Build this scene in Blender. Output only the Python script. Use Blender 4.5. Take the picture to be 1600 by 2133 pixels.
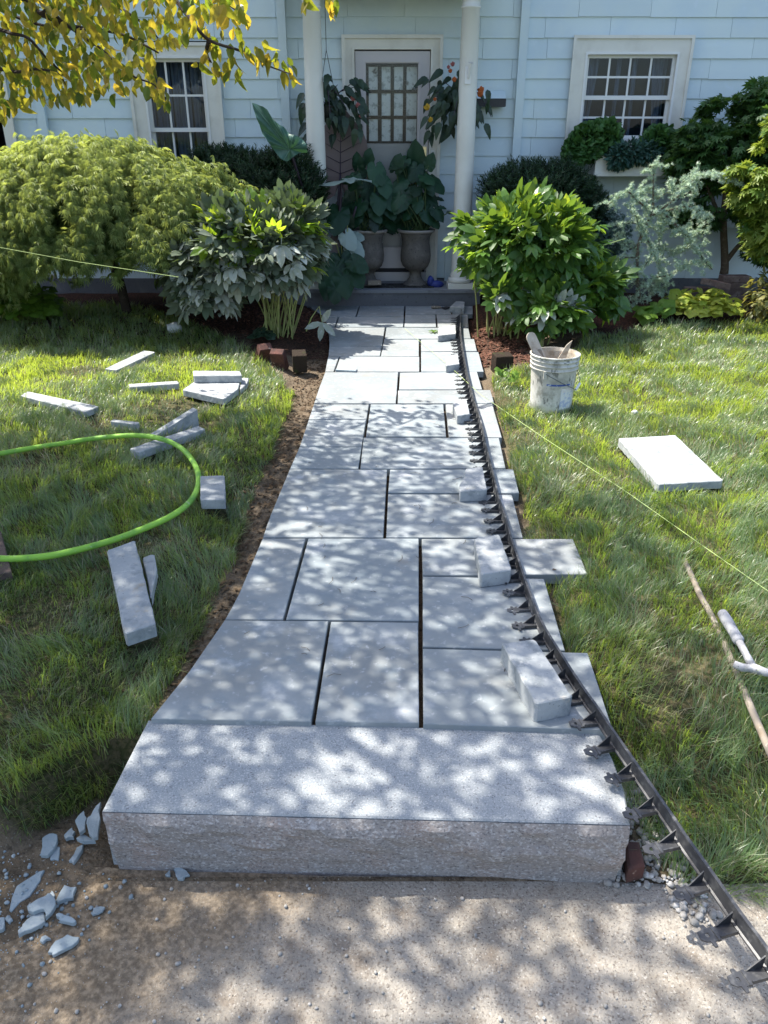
import bpy, math, random
import numpy as np
from mathutils import Vector, Matrix, noise as mnoise

for o in list(bpy.data.objects):
    bpy.data.objects.remove(o)
SC = bpy.context.scene
COL = SC.collection
random.seed(7)
RNG = np.random.default_rng(11)
R = math.radians

# ---------------------------------------------------------------- camera, world, sun, exposure
CAM_H, PITCH, FPX, PCX, PCY = 1.465, R(25.7), 1602.0, 800.0, 1066.5
cam_data = bpy.data.cameras.new('camera')
cam_data.sensor_fit = 'VERTICAL'
cam_data.sensor_height = 24.0
cam_data.sensor_width = 18.0
cam_data.lens = 24.0 * FPX / 2133.0
cam_data.clip_start = 0.05
cam_data.clip_end = 600.0
cam = bpy.data.objects.new('camera', cam_data)
cam.location = (0, 0, CAM_H)
cam.rotation_euler = (R(90) - PITCH, 0, 0)
COL.objects.link(cam)
SC.camera = cam

SUN_DIR = Vector((-0.53, 0.30, 1.0)).normalized()      # towards the sun
world = bpy.data.worlds.new('World')
SC.world = world
world.use_nodes = True
nt = world.node_tree
sky = nt.nodes.new('ShaderNodeTexSky')
sky.sky_type = 'NISHITA'
sky.sun_disc = False
sky.sun_elevation = math.asin(SUN_DIR.z)
sky.sun_rotation = math.atan2(SUN_DIR.x, SUN_DIR.y)
sky.air_density = 1.0
sky.dust_density = 2.2
sky.ozone_density = 0.7
bg = nt.nodes['Background']
bg.inputs['Strength'].default_value = 0.15
nt.links.new(sky.outputs[0], bg.inputs['Color'])
sun_data = bpy.data.lights.new('sun', 'SUN')
sun_data.energy = 4.6
sun_data.angle = R(0.5)
sun_data.color = (1.0, 0.955, 0.87)
sun = bpy.data.objects.new('sun', sun_data)
sun.rotation_euler = SUN_DIR.to_track_quat('Z', 'Y').to_euler()
sun.location = (-5, 4, 12)
COL.objects.link(sun)
SC.view_settings.view_transform = 'Standard'
SC.view_settings.look = 'None'
SC.view_settings.gamma = 1.0
SC.view_settings.exposure = 1.3
SC.view_settings.use_curve_mapping = False
SC.cycles.max_bounces = 8
SC.cycles.transparent_max_bounces = 8

# ---------------------------------------------------------------- helpers: photograph pixels to places
SP, CP = math.sin(PITCH), math.cos(PITCH)
def ray(px, py):
    u, v = (px - PCX) / FPX, (py - PCY) / FPX
    return Vector((u, CP - v * SP, -SP - v * CP))
def G(px, py, z=0.0):
    d = ray(px, py); t = (z - CAM_H) / d.z
    return Vector((d.x * t, d.y * t, z))
def W(px, py, y):
    d = ray(px, py); t = y / d.y
    return Vector((d.x * t, y, CAM_H + d.z * t))
def project(P):
    P = np.asarray(P, float)
    x, y, z = P[..., 0], P[..., 1], P[..., 2] - CAM_H
    zc = y * CP - z * SP
    zc = np.where(np.abs(zc) < 1e-6, 1e-6, zc)
    v = -(y * SP + z * CP) / zc
    return PCX + FPX * x / zc, PCY + FPX * v, zc

# ---------------------------------------------------------------- helpers: objects
WO = {}
def setp(o, label=None, cat=None, group=None, kind=None):
    if label: o['label'] = label
    if cat: o['category'] = cat
    if group: o['group'] = group
    if kind: o['kind'] = kind
    return o
def thing(name, label, cat, loc=(0, 0, 0), group=None):
    o = bpy.data.objects.new(name, None)
    o.empty_display_size = 0.1
    o.location = loc
    COL.objects.link(o)
    WO[o.name] = Vector(loc)
    return setp(o, label, cat, group)
def finish(o, parent, origin):
    if parent is not None:
        o.parent = parent
        o.location = Vector(origin) - WO[parent.name]
    else:
        o.location = origin
    COL.objects.link(o)
    WO[o.name] = Vector(origin)
    return o
def mesh_from(name, V, F, m, smooth=False):
    me = bpy.data.meshes.new(name)
    me.from_pydata([tuple(v) for v in V], [], [tuple(f) for f in F])
    if m is not None:
        for mm in (m if isinstance(m, (list, tuple)) else [m]): me.materials.append(mm)
    if smooth:
        me.polygons.foreach_set('use_smooth', [True] * len(me.polygons))
    me.update()
    return me
def mk(name, V, F, m, parent=None, origin=None, smooth=False, **kw):
    if origin is None:
        origin = WO[parent.name] if parent is not None else Vector((0, 0, 0))
    origin = Vector(origin)
    me = mesh_from(name, [Vector(v) - origin for v in V], F, m, smooth)
    o = bpy.data.objects.new(name, me)
    finish(o, parent, origin)
    return setp(o, **kw)
def link(name, me, M, parent):
    o = bpy.data.objects.new(name, me)
    o.parent = parent
    o.matrix_local = Matrix.Translation(-WO[parent.name]) @ M
    COL.objects.link(o)
    WO[o.name] = M.translation.copy()
    return o
def np_mesh(name, V, tris, m, tint=None, extra=None):
    """V (n,3), tris (k,3) as one mesh, fast"""
    me = bpy.data.meshes.new(name)
    V = np.ascontiguousarray(V, np.float32); tris = np.ascontiguousarray(tris, np.int32)
    me.vertices.add(len(V)); me.vertices.foreach_set('co', V.ravel())
    me.loops.add(tris.size); me.loops.foreach_set('vertex_index', tris.ravel())
    me.polygons.add(len(tris))
    me.polygons.foreach_set('loop_start', np.arange(0, tris.size, 3, dtype=np.int32))
    if tint is not None:
        a = me.attributes.new('tint', 'FLOAT', 'POINT'); a.data.foreach_set('value', np.ascontiguousarray(tint, np.float32))
    if extra is not None:
        a = me.attributes.new('dry', 'FLOAT', 'POINT'); a.data.foreach_set('value', np.ascontiguousarray(extra, np.float32))
    me.materials.append(m)
    me.update(calc_edges=True)
    return me
def frames(axis, nrm):
    """rotation matrices whose y column is the leaf axis and z column its face"""
    a = axis / (np.linalg.norm(axis, axis=1, keepdims=True) + 1e-9)
    x = np.cross(a, nrm); x /= (np.linalg.norm(x, axis=1, keepdims=True) + 1e-9)
    n = np.cross(x, a)
    return np.stack([x, a, n], axis=2)
def stamp(bv, bt, Rm, T, S):
    """copies of one small mesh (vertices bv, triangles bt) as arrays"""
    bv = np.asarray(bv, float); bt = np.asarray(bt, int)
    V = np.einsum('nij,kj->nki', Rm, bv) * S[:, None, None] + T[:, None, :]
    n, k = len(T), len(bv)
    tr = bt[None] + (np.arange(n) * k)[:, None, None]
    return V.reshape(-1, 3), tr.reshape(-1, 3), k
def foliage(name, bv, bt, axis, nrm, T, S, m, parent, tint=None, kind='stuff'):
    Rm = frames(axis, nrm)
    V, tr, k = stamp(bv, bt, Rm, T, S)
    if tint is None: tint = RNG.random(len(T))
    me = np_mesh(name, V - np.array(WO[parent.name]), tr, m, np.repeat(tint, k))
    o = bpy.data.objects.new(name, me)
    finish(o, parent, WO[parent.name])
    if kind: o['kind'] = kind
    return o

class MB:
    def __init__(s): s.V, s.F = [], []
    def add(s, V, F):
        n = len(s.V); s.V += [Vector(v) for v in V]; s.F += [tuple(i + n for i in f) for f in F]; return s
    def box(s, x0, x1, y0, y1, z0, z1):
        return s.add([(x, y, z) for z in (z0, z1) for y in (y0, y1) for x in (x0, x1)],
                     [(0, 2, 3, 1), (4, 5, 7, 6), (0, 1, 5, 4), (2, 6, 7, 3), (0, 4, 6, 2), (1, 3, 7, 5)])
    def tube(s, path, rad, n=8, cap=True):
        path = [Vector(p) for p in path]
        if not isinstance(rad, (list, tuple)): rad = [rad] * len(path)
        b = len(s.V); side = None
        for i, p in enumerate(path):
            t = (path[min(i + 1, len(path) - 1)] - path[max(i - 1, 0)]).normalized()
            if side is None:
                side = t.cross(Vector((0, 0, 1)));
                if side.length < 0.1: side = t.cross(Vector((1, 0, 0)))
            side = (side - t * side.dot(t)).normalized(); up = t.cross(side)
            for k in range(n):
                a = 2 * math.pi * k / n
                s.V.append(p + (side * math.cos(a) + up * math.sin(a)) * rad[i])
        for i in range(len(path) - 1):
            for k in range(n):
                k2 = (k + 1) % n
                s.F.append((b + i * n + k, b + i * n + k2, b + (i + 1) * n + k2, b + (i + 1) * n + k))
        if cap:
            s.F.append(tuple(b + k for k in range(n))[::-1]); s.F.append(tuple(b + (len(path) - 1) * n + k for k in range(n)))
        return s
    def lathe(s, prof, c, n=24, cap=True):
        b = len(s.V); c = Vector(c)
        for r, z in prof:
            for k in range(n):
                a = 2 * math.pi * k / n
                s.V.append(c + Vector((r * math.cos(a), r * math.sin(a), z)))
        for i in range(len(prof) - 1):
            for k in range(n):
                k2 = (k + 1) % n
                s.F.append((b + i * n + k, b + i * n + k2, b + (i + 1) * n + k2, b + (i + 1) * n + k))
        s.F.append(tuple(b + k for k in range(n))[::-1])
        if cap: s.F.append(tuple(b + (len(prof) - 1) * n + k for k in range(n)))
        return s
    def prism(s, top, thick, bev=0.002, gap=0.0):
        """a slab: top outline (3-D points), thickness, small chamfer, shrunk by gap"""
        P = [Vector(p) for p in top]
        ar = sum(P[i].x * P[(i + 1) % len(P)].y - P[(i + 1) % len(P)].x * P[i].y for i in range(len(P)))
        if ar < 0: P.reverse()
        if gap: P = inset(P, gap)
        Q = inset(P, bev); n = len(P); b = len(s.V)
        s.V += [p - Vector((0, 0, thick)) for p in P] + [p - Vector((0, 0, bev)) for p in P] + Q
        for i in range(n):
            j = (i + 1) % n
            s.F.append((b + i, b + j, b + n + j, b + n + i)); s.F.append((b + n + i, b + n + j, b + 2 * n + j, b + 2 * n + i))
        s.F.append(tuple(b + 2 * n + i for i in range(n))); s.F.append(tuple(b + i for i in range(n))[::-1])
        return s
    def build(s, name, m, parent=None, smooth=False, origin=None, **kw):
        return mk(name, s.V, s.F, m, parent, origin, smooth, **kw)
def inset(P, d):
    out = []; n = len(P)
    for i in range(n):
        a, b, c = P[i - 1], P[i], P[(i + 1) % n]
        e1 = (b - a); e2 = (c - b); e1.z = e2.z = 0
        e1.normalize(); e2.normalize()
        n1, n2 = Vector((-e1.y, e1.x, 0)), Vector((-e2.y, e2.x, 0))
        m = n1 + n2
        if m.length < 1e-6: m = n1.copy()
        m.normalize(); k = d / max(0.35, m.dot(n1))
        out.append(b + m * k)
    return out
def catmull(P, per=8):
    P = [Vector(p) for p in P]; out = []
    for i in range(len(P) - 1):
        p0, p1, p2, p3 = P[max(i - 1, 0)], P[i], P[i + 1], P[min(i + 2, len(P) - 1)]
        for k in range(per):
            t = k / per
            out.append(0.5 * ((2 * p1) + (p2 - p0) * t + (2 * p0 - 5 * p1 + 4 * p2 - p3) * t * t + (3 * p1 - p0 - 3 * p2 + p3) * t ** 3))
    out.append(P[-1]); return out
def in_poly(x, y, poly):
    x = np.asarray(x); y = np.asarray(y); ins = np.zeros(x.shape, bool); n = len(poly)
    for i in range(n):
        x0, y0 = poly[i][0], poly[i][1]; x1, y1 = poly[(i + 1) % n][0], poly[(i + 1) % n][1]
        if y0 == y1: continue
        c = ((y0 > y) != (y1 > y)) & (x < (x1 - x0) * (y - y0) / (y1 - y0) + x0)
        ins ^= c
    return ins
_tab = np.random.default_rng(3).random((64, 64))
def vnoise(x, y, s):
    """smooth value noise 0..1"""
    x = np.asarray(x) * s + 100.3; y = np.asarray(y) * s + 77.7
    xi, yi = np.floor(x).astype(int), np.floor(y).astype(int); fx, fy = x - xi, y - yi
    fx = fx * fx * (3 - 2 * fx); fy = fy * fy * (3 - 2 * fy)
    g = lambda a, b: _tab[a % 64, b % 64]
    return (g(xi, yi) * (1 - fx) + g(xi + 1, yi) * fx) * (1 - fy) + (g(xi, yi + 1) * (1 - fx) + g(xi + 1, yi + 1) * fx) * fy
def sstep(a, b, x):
    t = np.clip((np.asarray(x) - a) / (b - a), 0, 1); return t * t * (3 - 2 * t)

# ---------------------------------------------------------------- helpers: materials
def _n(t, typ, **kw):
    nd = t.nodes.new(typ)
    for k, v in kw.items(): setattr(nd, k, v)
    return nd
def rgba(c): return (c[0], c[1], c[2], 1.0)
def mixc(t, fac, a, b, mode='MIX'):
    m = _n(t, 'ShaderNodeMix', data_type='RGBA', blend_type=mode)
    for s, v in ((0, fac), (6, a), (7, b)):
        if isinstance(v, (int, float)): m.inputs[s].default_value = v
        elif isinstance(v, tuple): m.inputs[s].default_value = rgba(v)
        else: t.links.new(v, m.inputs[s])
    return m.outputs[2]
def ramp(t, v, lo, hi):
    m = _n(t, 'ShaderNodeMapRange'); m.inputs[1].default_value = lo; m.inputs[2].default_value = hi
    m.interpolation_type = 'SMOOTHSTEP'
    t.links.new(v, m.inputs[0]); return m.outputs[0]
def mat(name, base, rough=0.7, spec=0.3, layers=(), bump=None, rand=0.0, metal=0.0, coat=0.0, obj=False, warm=None):
    """layers: (scale, detail, colour, lo, hi[, stretch]) noise patches of another colour; bump: (scale, detail, strength, distance)"""
    m = bpy.data.materials.new(name); m.use_nodes = True; t = m.node_tree
    b = t.nodes['Principled BSDF']
    b.inputs['Roughness'].default_value = rough; b.inputs['Specular IOR Level'].default_value = spec
    b.inputs['Metallic'].default_value = metal; b.inputs['Coat Weight'].default_value = coat
    if obj: pos = _n(t, 'ShaderNodeTexCoord').outputs['Object']
    else: pos = _n(t, 'ShaderNodeNewGeometry').outputs['Position']
    col = None
    c0 = _n(t, 'ShaderNodeRGB'); c0.outputs[0].default_value = rgba(base); col = c0.outputs[0]
    oi = _n(t, 'ShaderNodeObjectInfo')
    if rand:
        hs = _n(t, 'ShaderNodeMapRange'); hs.inputs[3].default_value = 1 - rand; hs.inputs[4].default_value = 1 + rand
        t.links.new(oi.outputs['Random'], hs.inputs[0])
        hv = _n(t, 'ShaderNodeHueSaturation'); t.links.new(hs.outputs[0], hv.inputs['Value']); t.links.new(col, hv.inputs['Color']); col = hv.outputs[0]
    if warm:
        rw = _n(t, 'ShaderNodeMath', operation='FRACT'); rm = _n(t, 'ShaderNodeMath', operation='MULTIPLY'); rm.inputs[1].default_value = 7.31
        t.links.new(oi.outputs['Random'], rm.inputs[0]); t.links.new(rm.outputs[0], rw.inputs[0])
        rs_ = _n(t, 'ShaderNodeMath', operation='MULTIPLY'); rs_.inputs[1].default_value = 0.55; t.links.new(rw.outputs[0], rs_.inputs[0])
        col = mixc(t, rs_.outputs[0], col, tuple(warm))
    for L in layers:
        p = pos
        if len(L) > 5:
            mp = _n(t, 'ShaderNodeMapping'); mp.inputs['Scale'].default_value = L[5]; t.links.new(pos, mp.inputs[0]); p = mp.outputs[0]
        nz = _n(t, 'ShaderNodeTexNoise'); nz.inputs['Scale'].default_value = L[0]; nz.inputs['Detail'].default_value = L[1]; nz.inputs['Roughness'].default_value = 0.6
        t.links.new(p, nz.inputs['Vector'])
        col = mixc(t, ramp(t, nz.outputs[0], L[3], L[4]), col, tuple(L[2]))
    t.links.new(col, b.inputs['Base Color'])
    if bump:
        nz = _n(t, 'ShaderNodeTexNoise'); nz.inputs['Scale'].default_value = bump[0]; nz.inputs['Detail'].default_value = bump[1]
        t.links.new(pos, nz.inputs['Vector'])
        bp = _n(t, 'ShaderNodeBump'); bp.inputs['Strength'].default_value = bump[2]; bp.inputs['Distance'].default_value = bump[3]
        t.links.new(nz.outputs[0], bp.inputs['Height']); t.links.new(bp.outputs[0], b.inputs['Normal'])
    return m
def leaf_mat(name, dark, light, trans, tfac=0.35, rough=0.45, spec=0.4, src='tint', dry=None, noise=None):
    """two leaf colours mixed leaf by leaf; part of the light goes through the blade"""
    m = bpy.data.materials.new(name); m.use_nodes = True; t = m.node_tree
    b = t.nodes['Principled BSDF']; out = t.nodes['Material Output']
    b.inputs['Roughness'].default_value = rough; b.inputs['Specular IOR Level'].default_value = spec
    if src == 'tint': v = _n(t, 'ShaderNodeAttribute', attribute_name='tint').outputs['Fac']
    else: v = _n(t, 'ShaderNodeObjectInfo').outputs['Random']
    col = mixc(t, v, tuple(dark), tuple(light))
    t0, t1 = trans if isinstance(trans[0], tuple) else (tuple(x * 0.7 for x in trans), tuple(trans))
    tc = mixc(t, v, t0, t1)
    if noise:
        nz = _n(t, 'ShaderNodeTexNoise'); nz.inputs['Scale'].default_value = noise[0]; nz.inputs['Detail'].default_value = 4
        t.links.new(_n(t, 'ShaderNodeNewGeometry').outputs['Position'], nz.inputs['Vector'])
        f = ramp(t, nz.outputs[0], noise[2], noise[3])
        col = mixc(t, f, col, tuple(noise[1])); tc = mixc(t, f, tc, tuple(noise[1]))
    if dry is not None:
        d = _n(t, 'ShaderNodeAttribute', attribute_name='dry').outputs['Fac']
        col = mixc(t, d, col, tuple(dry)); tc = mixc(t, d, tc, tuple(dry))
    t.links.new(col, b.inputs['Base Color'])
    tr = _n(t, 'ShaderNodeBsdfTranslucent'); t.links.new(tc, tr.inputs['Color'])
    mx = _n(t, 'ShaderNodeMixShader'); mx.inputs[0].default_value = tfac
    t.links.new(b.outputs[0], mx.inputs[1]); t.links.new(tr.outputs[0], mx.inputs[2]); t.links.new(mx.outputs[0], out.inputs[0])
    return m

M = {}
M['soil'] = mat('soil', (0.085, 0.058, 0.038), 0.95, 0.1, [(6, 5, (0.13, 0.09, 0.055), 0.4, 0.65), (40, 4, (0.045, 0.03, 0.02), 0.5, 0.7), (150, 2, (0.2, 0.17, 0.13), 0.64, 0.7)], (60, 6, 0.9, 0.02))
M['mulch'] = mat('mulch', (0.04, 0.024, 0.018), 0.95, 0.1, [(30, 4, (0.085, 0.04, 0.026), 0.45, 0.65), (90, 2, (0.16, 0.12, 0.09), 0.66, 0.72)], (70, 6, 1.0, 0.03))
M['slab'] = mat('bluestone', (0.205, 0.232, 0.243), 0.8, 0.25, [(2.2, 5, (0.275, 0.298, 0.306), 0.42, 0.66), (9, 8, (0.2, 0.232, 0.25), 0.48, 0.7), (34, 7, (0.38, 0.395, 0.4), 0.55, 0.75), (4.5, 10, (0.44, 0.445, 0.445), 0.55, 0.74), (3, 6, (0.25, 0.235, 0.205), 0.58, 0.82), (260, 2, (0.2, 0.22, 0.25), 0.7, 0.78)], (38, 8, 0.3, 0.005), rand=0.15, warm=(0.245, 0.24, 0.222))
M['offcut'] = mat('bluestone_offcut', (0.29, 0.305, 0.31), 0.85, 0.2, [(6, 6, (0.37, 0.38, 0.38), 0.4, 0.68), (16, 8, (0.2, 0.22, 0.23), 0.48, 0.7), (40, 6, (0.44, 0.44, 0.43), 0.57, 0.74), (10, 8, (0.3, 0.26, 0.2), 0.6, 0.78), (140, 3, (0.15, 0.15, 0.155), 0.64, 0.74)], (45, 9, 0.5, 0.008), rand=0.1)
M['chip'] = mat('slate_chip', (0.24, 0.285, 0.305), 0.78, 0.3, [(14, 7, (0.34, 0.375, 0.385), 0.45, 0.7), (60, 6, (0.17, 0.21, 0.23), 0.55, 0.72), (30, 7, (0.35, 0.3, 0.23), 0.66, 0.8)], (70, 5, 0.5, 0.004), rand=0.12)
M['granite_top'] = mat('granite_thermal', (0.262, 0.28, 0.288), 0.8, 0.3, [(3, 5, (0.31, 0.32, 0.318), 0.45, 0.7), (210, 4, (0.41, 0.415, 0.41), 0.5, 0.66), (190, 4, (0.13, 0.13, 0.14), 0.56, 0.68), (4, 7, (0.3, 0.27, 0.22), 0.68, 0.8)], (220, 3, 0.3, 0.003))
M['granite_face'] = mat('granite_split', (0.25, 0.23, 0.217), 0.88, 0.25, [(6, 6, (0.285, 0.235, 0.21), 0.45, 0.7), (150, 4, (0.41, 0.395, 0.38), 0.48, 0.68, (0.75, 1, 1.1)), (170, 4, (0.12, 0.11, 0.11), 0.52, 0.7, (0.75, 1, 1.1)), (9, 6, (0.46, 0.46, 0.47), 0.6, 0.78)], (75, 9, 0.55, 0.006))
M['gravel'] = mat('gravel_stone', (0.36, 0.34, 0.31), 0.9, 0.2, [(40, 3, (0.5, 0.48, 0.45), 0.5, 0.7)], None, rand=0.35)
M['plastic'] = mat('black_plastic', (0.035, 0.036, 0.04), 0.42, 0.5, [(14, 6, (0.17, 0.17, 0.17), 0.56, 0.74), (60, 5, (0.09, 0.09, 0.09), 0.5, 0.7), (120, 4, (0.3, 0.3, 0.29), 0.68, 0.76)], (80, 4, 0.15, 0.002))
M['siding'] = mat('siding_blue', (0.59, 0.68, 0.685), 0.6, 0.3, [(1.5, 4, (0.52, 0.625, 0.68), 0.4, 0.7), (9, 4, (0.6, 0.69, 0.735), 0.55, 0.8)], (7, 5, 0.25, 0.01), rand=0.045)
M['trim'] = mat('trim_cream', (0.68, 0.665, 0.6), 0.5, 0.35, [(4, 4, (0.57, 0.55, 0.49), 0.45, 0.75)])
M['column'] = mat('column_cream', (0.66, 0.655, 0.60), 0.45, 0.4, [(3, 4, (0.61, 0.6, 0.545), 0.45, 0.75), (25, 5, (0.5, 0.5, 0.45), 0.68, 0.8)])
M['white'] = mat('white_paint', (0.7, 0.7, 0.68), 0.45, 0.4, [(8, 4, (0.7, 0.7, 0.68), 0.5, 0.75)])
M['door'] = mat('door_mauve', (0.50, 0.475, 0.48), 0.45, 0.4, [(4, 4, (0.46, 0.44, 0.445), 0.45, 0.75)])
M['dark'] = mat('dark_interior', (0.03, 0.03, 0.033), 0.8, 0.2)
M['room'] = mat('dim_room', (0.1, 0.112, 0.13), 0.9, 0.1, [(2, 3, (0.17, 0.185, 0.21), 0.45, 0.7)])
M['curtain'] = mat('sheer_curtain', (0.3, 0.335, 0.38), 0.9, 0.1, [(20, 3, (0.17, 0.19, 0.23), 0.45, 0.7, (3, 1, 0.2))])
M['lace'] = mat('lace_curtain', (0.82, 0.86, 0.87), 0.8, 0.2, [(18, 6, (0.4, 0.44, 0.45), 0.5, 0.68), (60, 4, (0.9, 0.92, 0.92), 0.55, 0.7), (7, 5, (0.13, 0.13, 0.12), 0.6, 0.7)])  # pale sheer curtain with the panes' bright reflections painted into the colour
M['muntin_dark'] = mat('dark_muntin', (0.022, 0.021, 0.02), 0.6, 0.3, [(70, 5, (0.3, 0.31, 0.31), 0.58, 0.66)])
M['concrete_dark'] = mat('porch_stone', (0.12, 0.125, 0.14), 0.85, 0.25, [(5, 5, (0.2, 0.2, 0.21), 0.5, 0.75), (40, 5, (0.07, 0.07, 0.08), 0.55, 0.75), (24, 6, (0.4, 0.4, 0.4), 0.72, 0.8)], (30, 6, 0.5, 0.006))
M['porch_floor'] = mat('porch_floor_stone', (0.2, 0.21, 0.23), 0.85, 0.25, [(6, 5, (0.14, 0.14, 0.15), 0.5, 0.75)], (30, 6, 0.3, 0.004))
M['urn'] = mat('urn_stone', (0.115, 0.105, 0.095), 0.8, 0.25, [(9, 5, (0.17, 0.155, 0.14), 0.45, 0.7), (50, 4, (0.07, 0.065, 0.06), 0.55, 0.7)], (50, 5, 0.4, 0.004))
M['urn_rim'] = mat('urn_rim_stone', (0.26, 0.24, 0.22), 0.8, 0.25, [(15, 5, (0.18, 0.165, 0.15), 0.5, 0.7)], (50, 5, 0.4, 0.004))
M['brick'] = mat('brick', (0.1, 0.046, 0.037), 0.9, 0.2, [(14, 5, (0.06, 0.035, 0.03), 0.42, 0.66), (30, 4, (0.34, 0.25, 0.2), 0.62, 0.75)], (70, 5, 0.6, 0.004), rand=0.25)
M['brick_grey'] = mat('old_brick', (0.15, 0.105, 0.095), 0.9, 0.2, [(12, 5, (0.22, 0.175, 0.16), 0.45, 0.7), (40, 4, (0.08, 0.06, 0.055), 0.55, 0.7)], (70, 5, 0.6, 0.004), rand=0.25)
M['moss_brick'] = mat('mossy_brick', (0.032, 0.024, 0.018), 0.95, 0.1, [(10, 5, (0.035, 0.045, 0.014), 0.55, 0.7)], (50, 5, 0.8, 0.008))
M['bucket'] = mat('pail_plastic', (0.62, 0.61, 0.57), 0.55, 0.35, [(6, 5, (0.45, 0.43, 0.38), 0.4, 0.62), (13, 6, (0.32, 0.31, 0.27), 0.52, 0.66), (24, 7, (0.17, 0.17, 0.155), 0.56, 0.66, (1.5, 1.5, 0.6)), (80, 4, (0.3, 0.29, 0.27), 0.62, 0.7)], (40, 5, 0.2, 0.003))
M['bucket_in'] = mat('pail_inside', (0.5, 0.45, 0.37), 0.85, 0.2, [(14, 6, (0.33, 0.27, 0.2), 0.45, 0.65), (60, 4, (0.62, 0.58, 0.5), 0.6, 0.72)], (60, 5, 0.5, 0.004))
M['blue_print'] = mat('blue_print', (0.05, 0.09, 0.3), 0.5, 0.3, [(60, 4, (0.5, 0.55, 0.66), 0.6, 0.66), (20, 4, (0.2, 0.25, 0.4), 0.55, 0.7)])
M['pink_print'] = mat('faded_print', (0.66, 0.58, 0.57), 0.5, 0.3, [(30, 6, (0.7, 0.69, 0.66), 0.42, 0.58)])
M['blue_smear'] = mat('faded_blue_print', (0.42, 0.47, 0.6), 0.5, 0.3, [(30, 7, (0.68, 0.68, 0.67), 0.44, 0.56)])
M['wire'] = mat('steel_wire', (0.08, 0.09, 0.1), 0.45, 0.5)
M['wood'] = mat('weathered_wood', (0.22, 0.19, 0.155), 0.85, 0.2, [(14, 6, (0.23, 0.18, 0.13), 0.45, 0.7, (1, 1, 0.15)), (50, 4, (0.42, 0.38, 0.32), 0.6, 0.72)], (60, 5, 0.4, 0.003))
M['wood_dark'] = mat('dark_wood', (0.12, 0.085, 0.07), 0.85, 0.2, [(20, 6, (0.07, 0.05, 0.045), 0.45, 0.7)], (60, 5, 0.4, 0.003))
M['tool_wood'] = mat('dusty_float', (0.42, 0.375, 0.31), 0.9, 0.2, [(14, 6, (0.27, 0.22, 0.17), 0.5, 0.68), (50, 4, (0.52, 0.48, 0.42), 0.6, 0.72)], (60, 5, 0.4, 0.003))
M['tool_white'] = mat('dusty_tool', (0.36, 0.36, 0.37), 0.8, 0.25, [(20, 6, (0.22, 0.22, 0.235), 0.45, 0.62), (70, 4, (0.12, 0.12, 0.13), 0.6, 0.7)], (60, 5, 0.4, 0.003))
M['hose'] = mat('hose_green', (0.26, 0.49, 0.06), 0.55, 0.3, [(9, 6, (0.15, 0.34, 0.06), 0.45, 0.7), (40, 6, (0.36, 0.47, 0.22), 0.58, 0.75), (30, 7, (0.2, 0.19, 0.1), 0.64, 0.76)])
M['string'] = mat('mason_string', (0.42, 0.52, 0.2), 0.6, 0.2)
M['bark'] = mat('bark', (0.1, 0.075, 0.055), 0.95, 0.1, [(30, 5, (0.17, 0.14, 0.11), 0.5, 0.7)], (50, 6, 0.8, 0.006))
M['bark_dark'] = mat('bark_dark', (0.045, 0.035, 0.03), 0.95, 0.1, [(30, 5, (0.08, 0.065, 0.055), 0.5, 0.7)], (50, 6, 0.8, 0.006))
M['pot_dark'] = mat('dark_pot', (0.02, 0.022, 0.02), 0.5, 0.4)
M['metal_dark'] = mat('black_metal', (0.03, 0.03, 0.032), 0.5, 0.4)
M['brass'] = mat('brass', (0.75, 0.62, 0.36), 0.3, 0.5, metal=1.0)
M['shoe'] = mat('blue_rubber', (0.02, 0.035, 0.2), 0.5, 0.4)
M['rock'] = mat('white_rock', (0.55, 0.56, 0.55), 0.9, 0.2, [(20, 5, (0.4, 0.42, 0.41), 0.5, 0.7)], (40, 5, 0.6, 0.01))
M['roof'] = mat('roof_shingle', (0.1, 0.1, 0.105), 0.9, 0.2, [(20, 4, (0.15, 0.15, 0.15), 0.5, 0.7)])
M['mat'] = mat('doormat', (0.03, 0.03, 0.03), 0.95, 0.1, [(40, 3, (0.11, 0.11, 0.11), 0.5, 0.7)])
M['stem_green'] = mat('stem_green', (0.27, 0.3, 0.1), 0.6, 0.3, [(20, 3, (0.36, 0.32, 0.16), 0.5, 0.7)])
M['stem_deep'] = mat('stem_deep_green', (0.05, 0.085, 0.03), 0.6, 0.3)
M['stem_dark'] = mat('stem_dark', (0.03, 0.02, 0.035), 0.5, 0.4)
M['twig'] = mat('dry_twig', (0.11, 0.085, 0.06), 0.9, 0.1)
# glass: clear pane that mirrors at a glance
def glass(name, tint, refl):
    m = bpy.data.materials.new(name); m.use_nodes = True; t = m.node_tree; out = t.nodes['Material Output']
    t.nodes.remove(t.nodes['Principled BSDF'])
    tr = _n(t, 'ShaderNodeBsdfTransparent'); tr.inputs[0].default_value = rgba(tint)
    gl = _n(t, 'ShaderNodeBsdfGlossy'); gl.inputs['Roughness'].default_value = 0.02
    fr = _n(t, 'ShaderNodeFresnel'); fr.inputs[0].default_value = refl
    mx = _n(t, 'ShaderNodeMixShader'); t.links.new(fr.outputs[0], mx.inputs[0]); t.links.new(tr.outputs[0], mx.inputs[1]); t.links.new(gl.outputs[0], mx.inputs[2])
    t.links.new(mx.outputs[0], out.inputs[0]); return m
M['glass'] = glass('window_glass', (0.74, 0.8, 0.87), 1.36)
M['glass_door'] = glass('door_glass', (0.9, 0.92, 0.92), 1.33)
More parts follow.
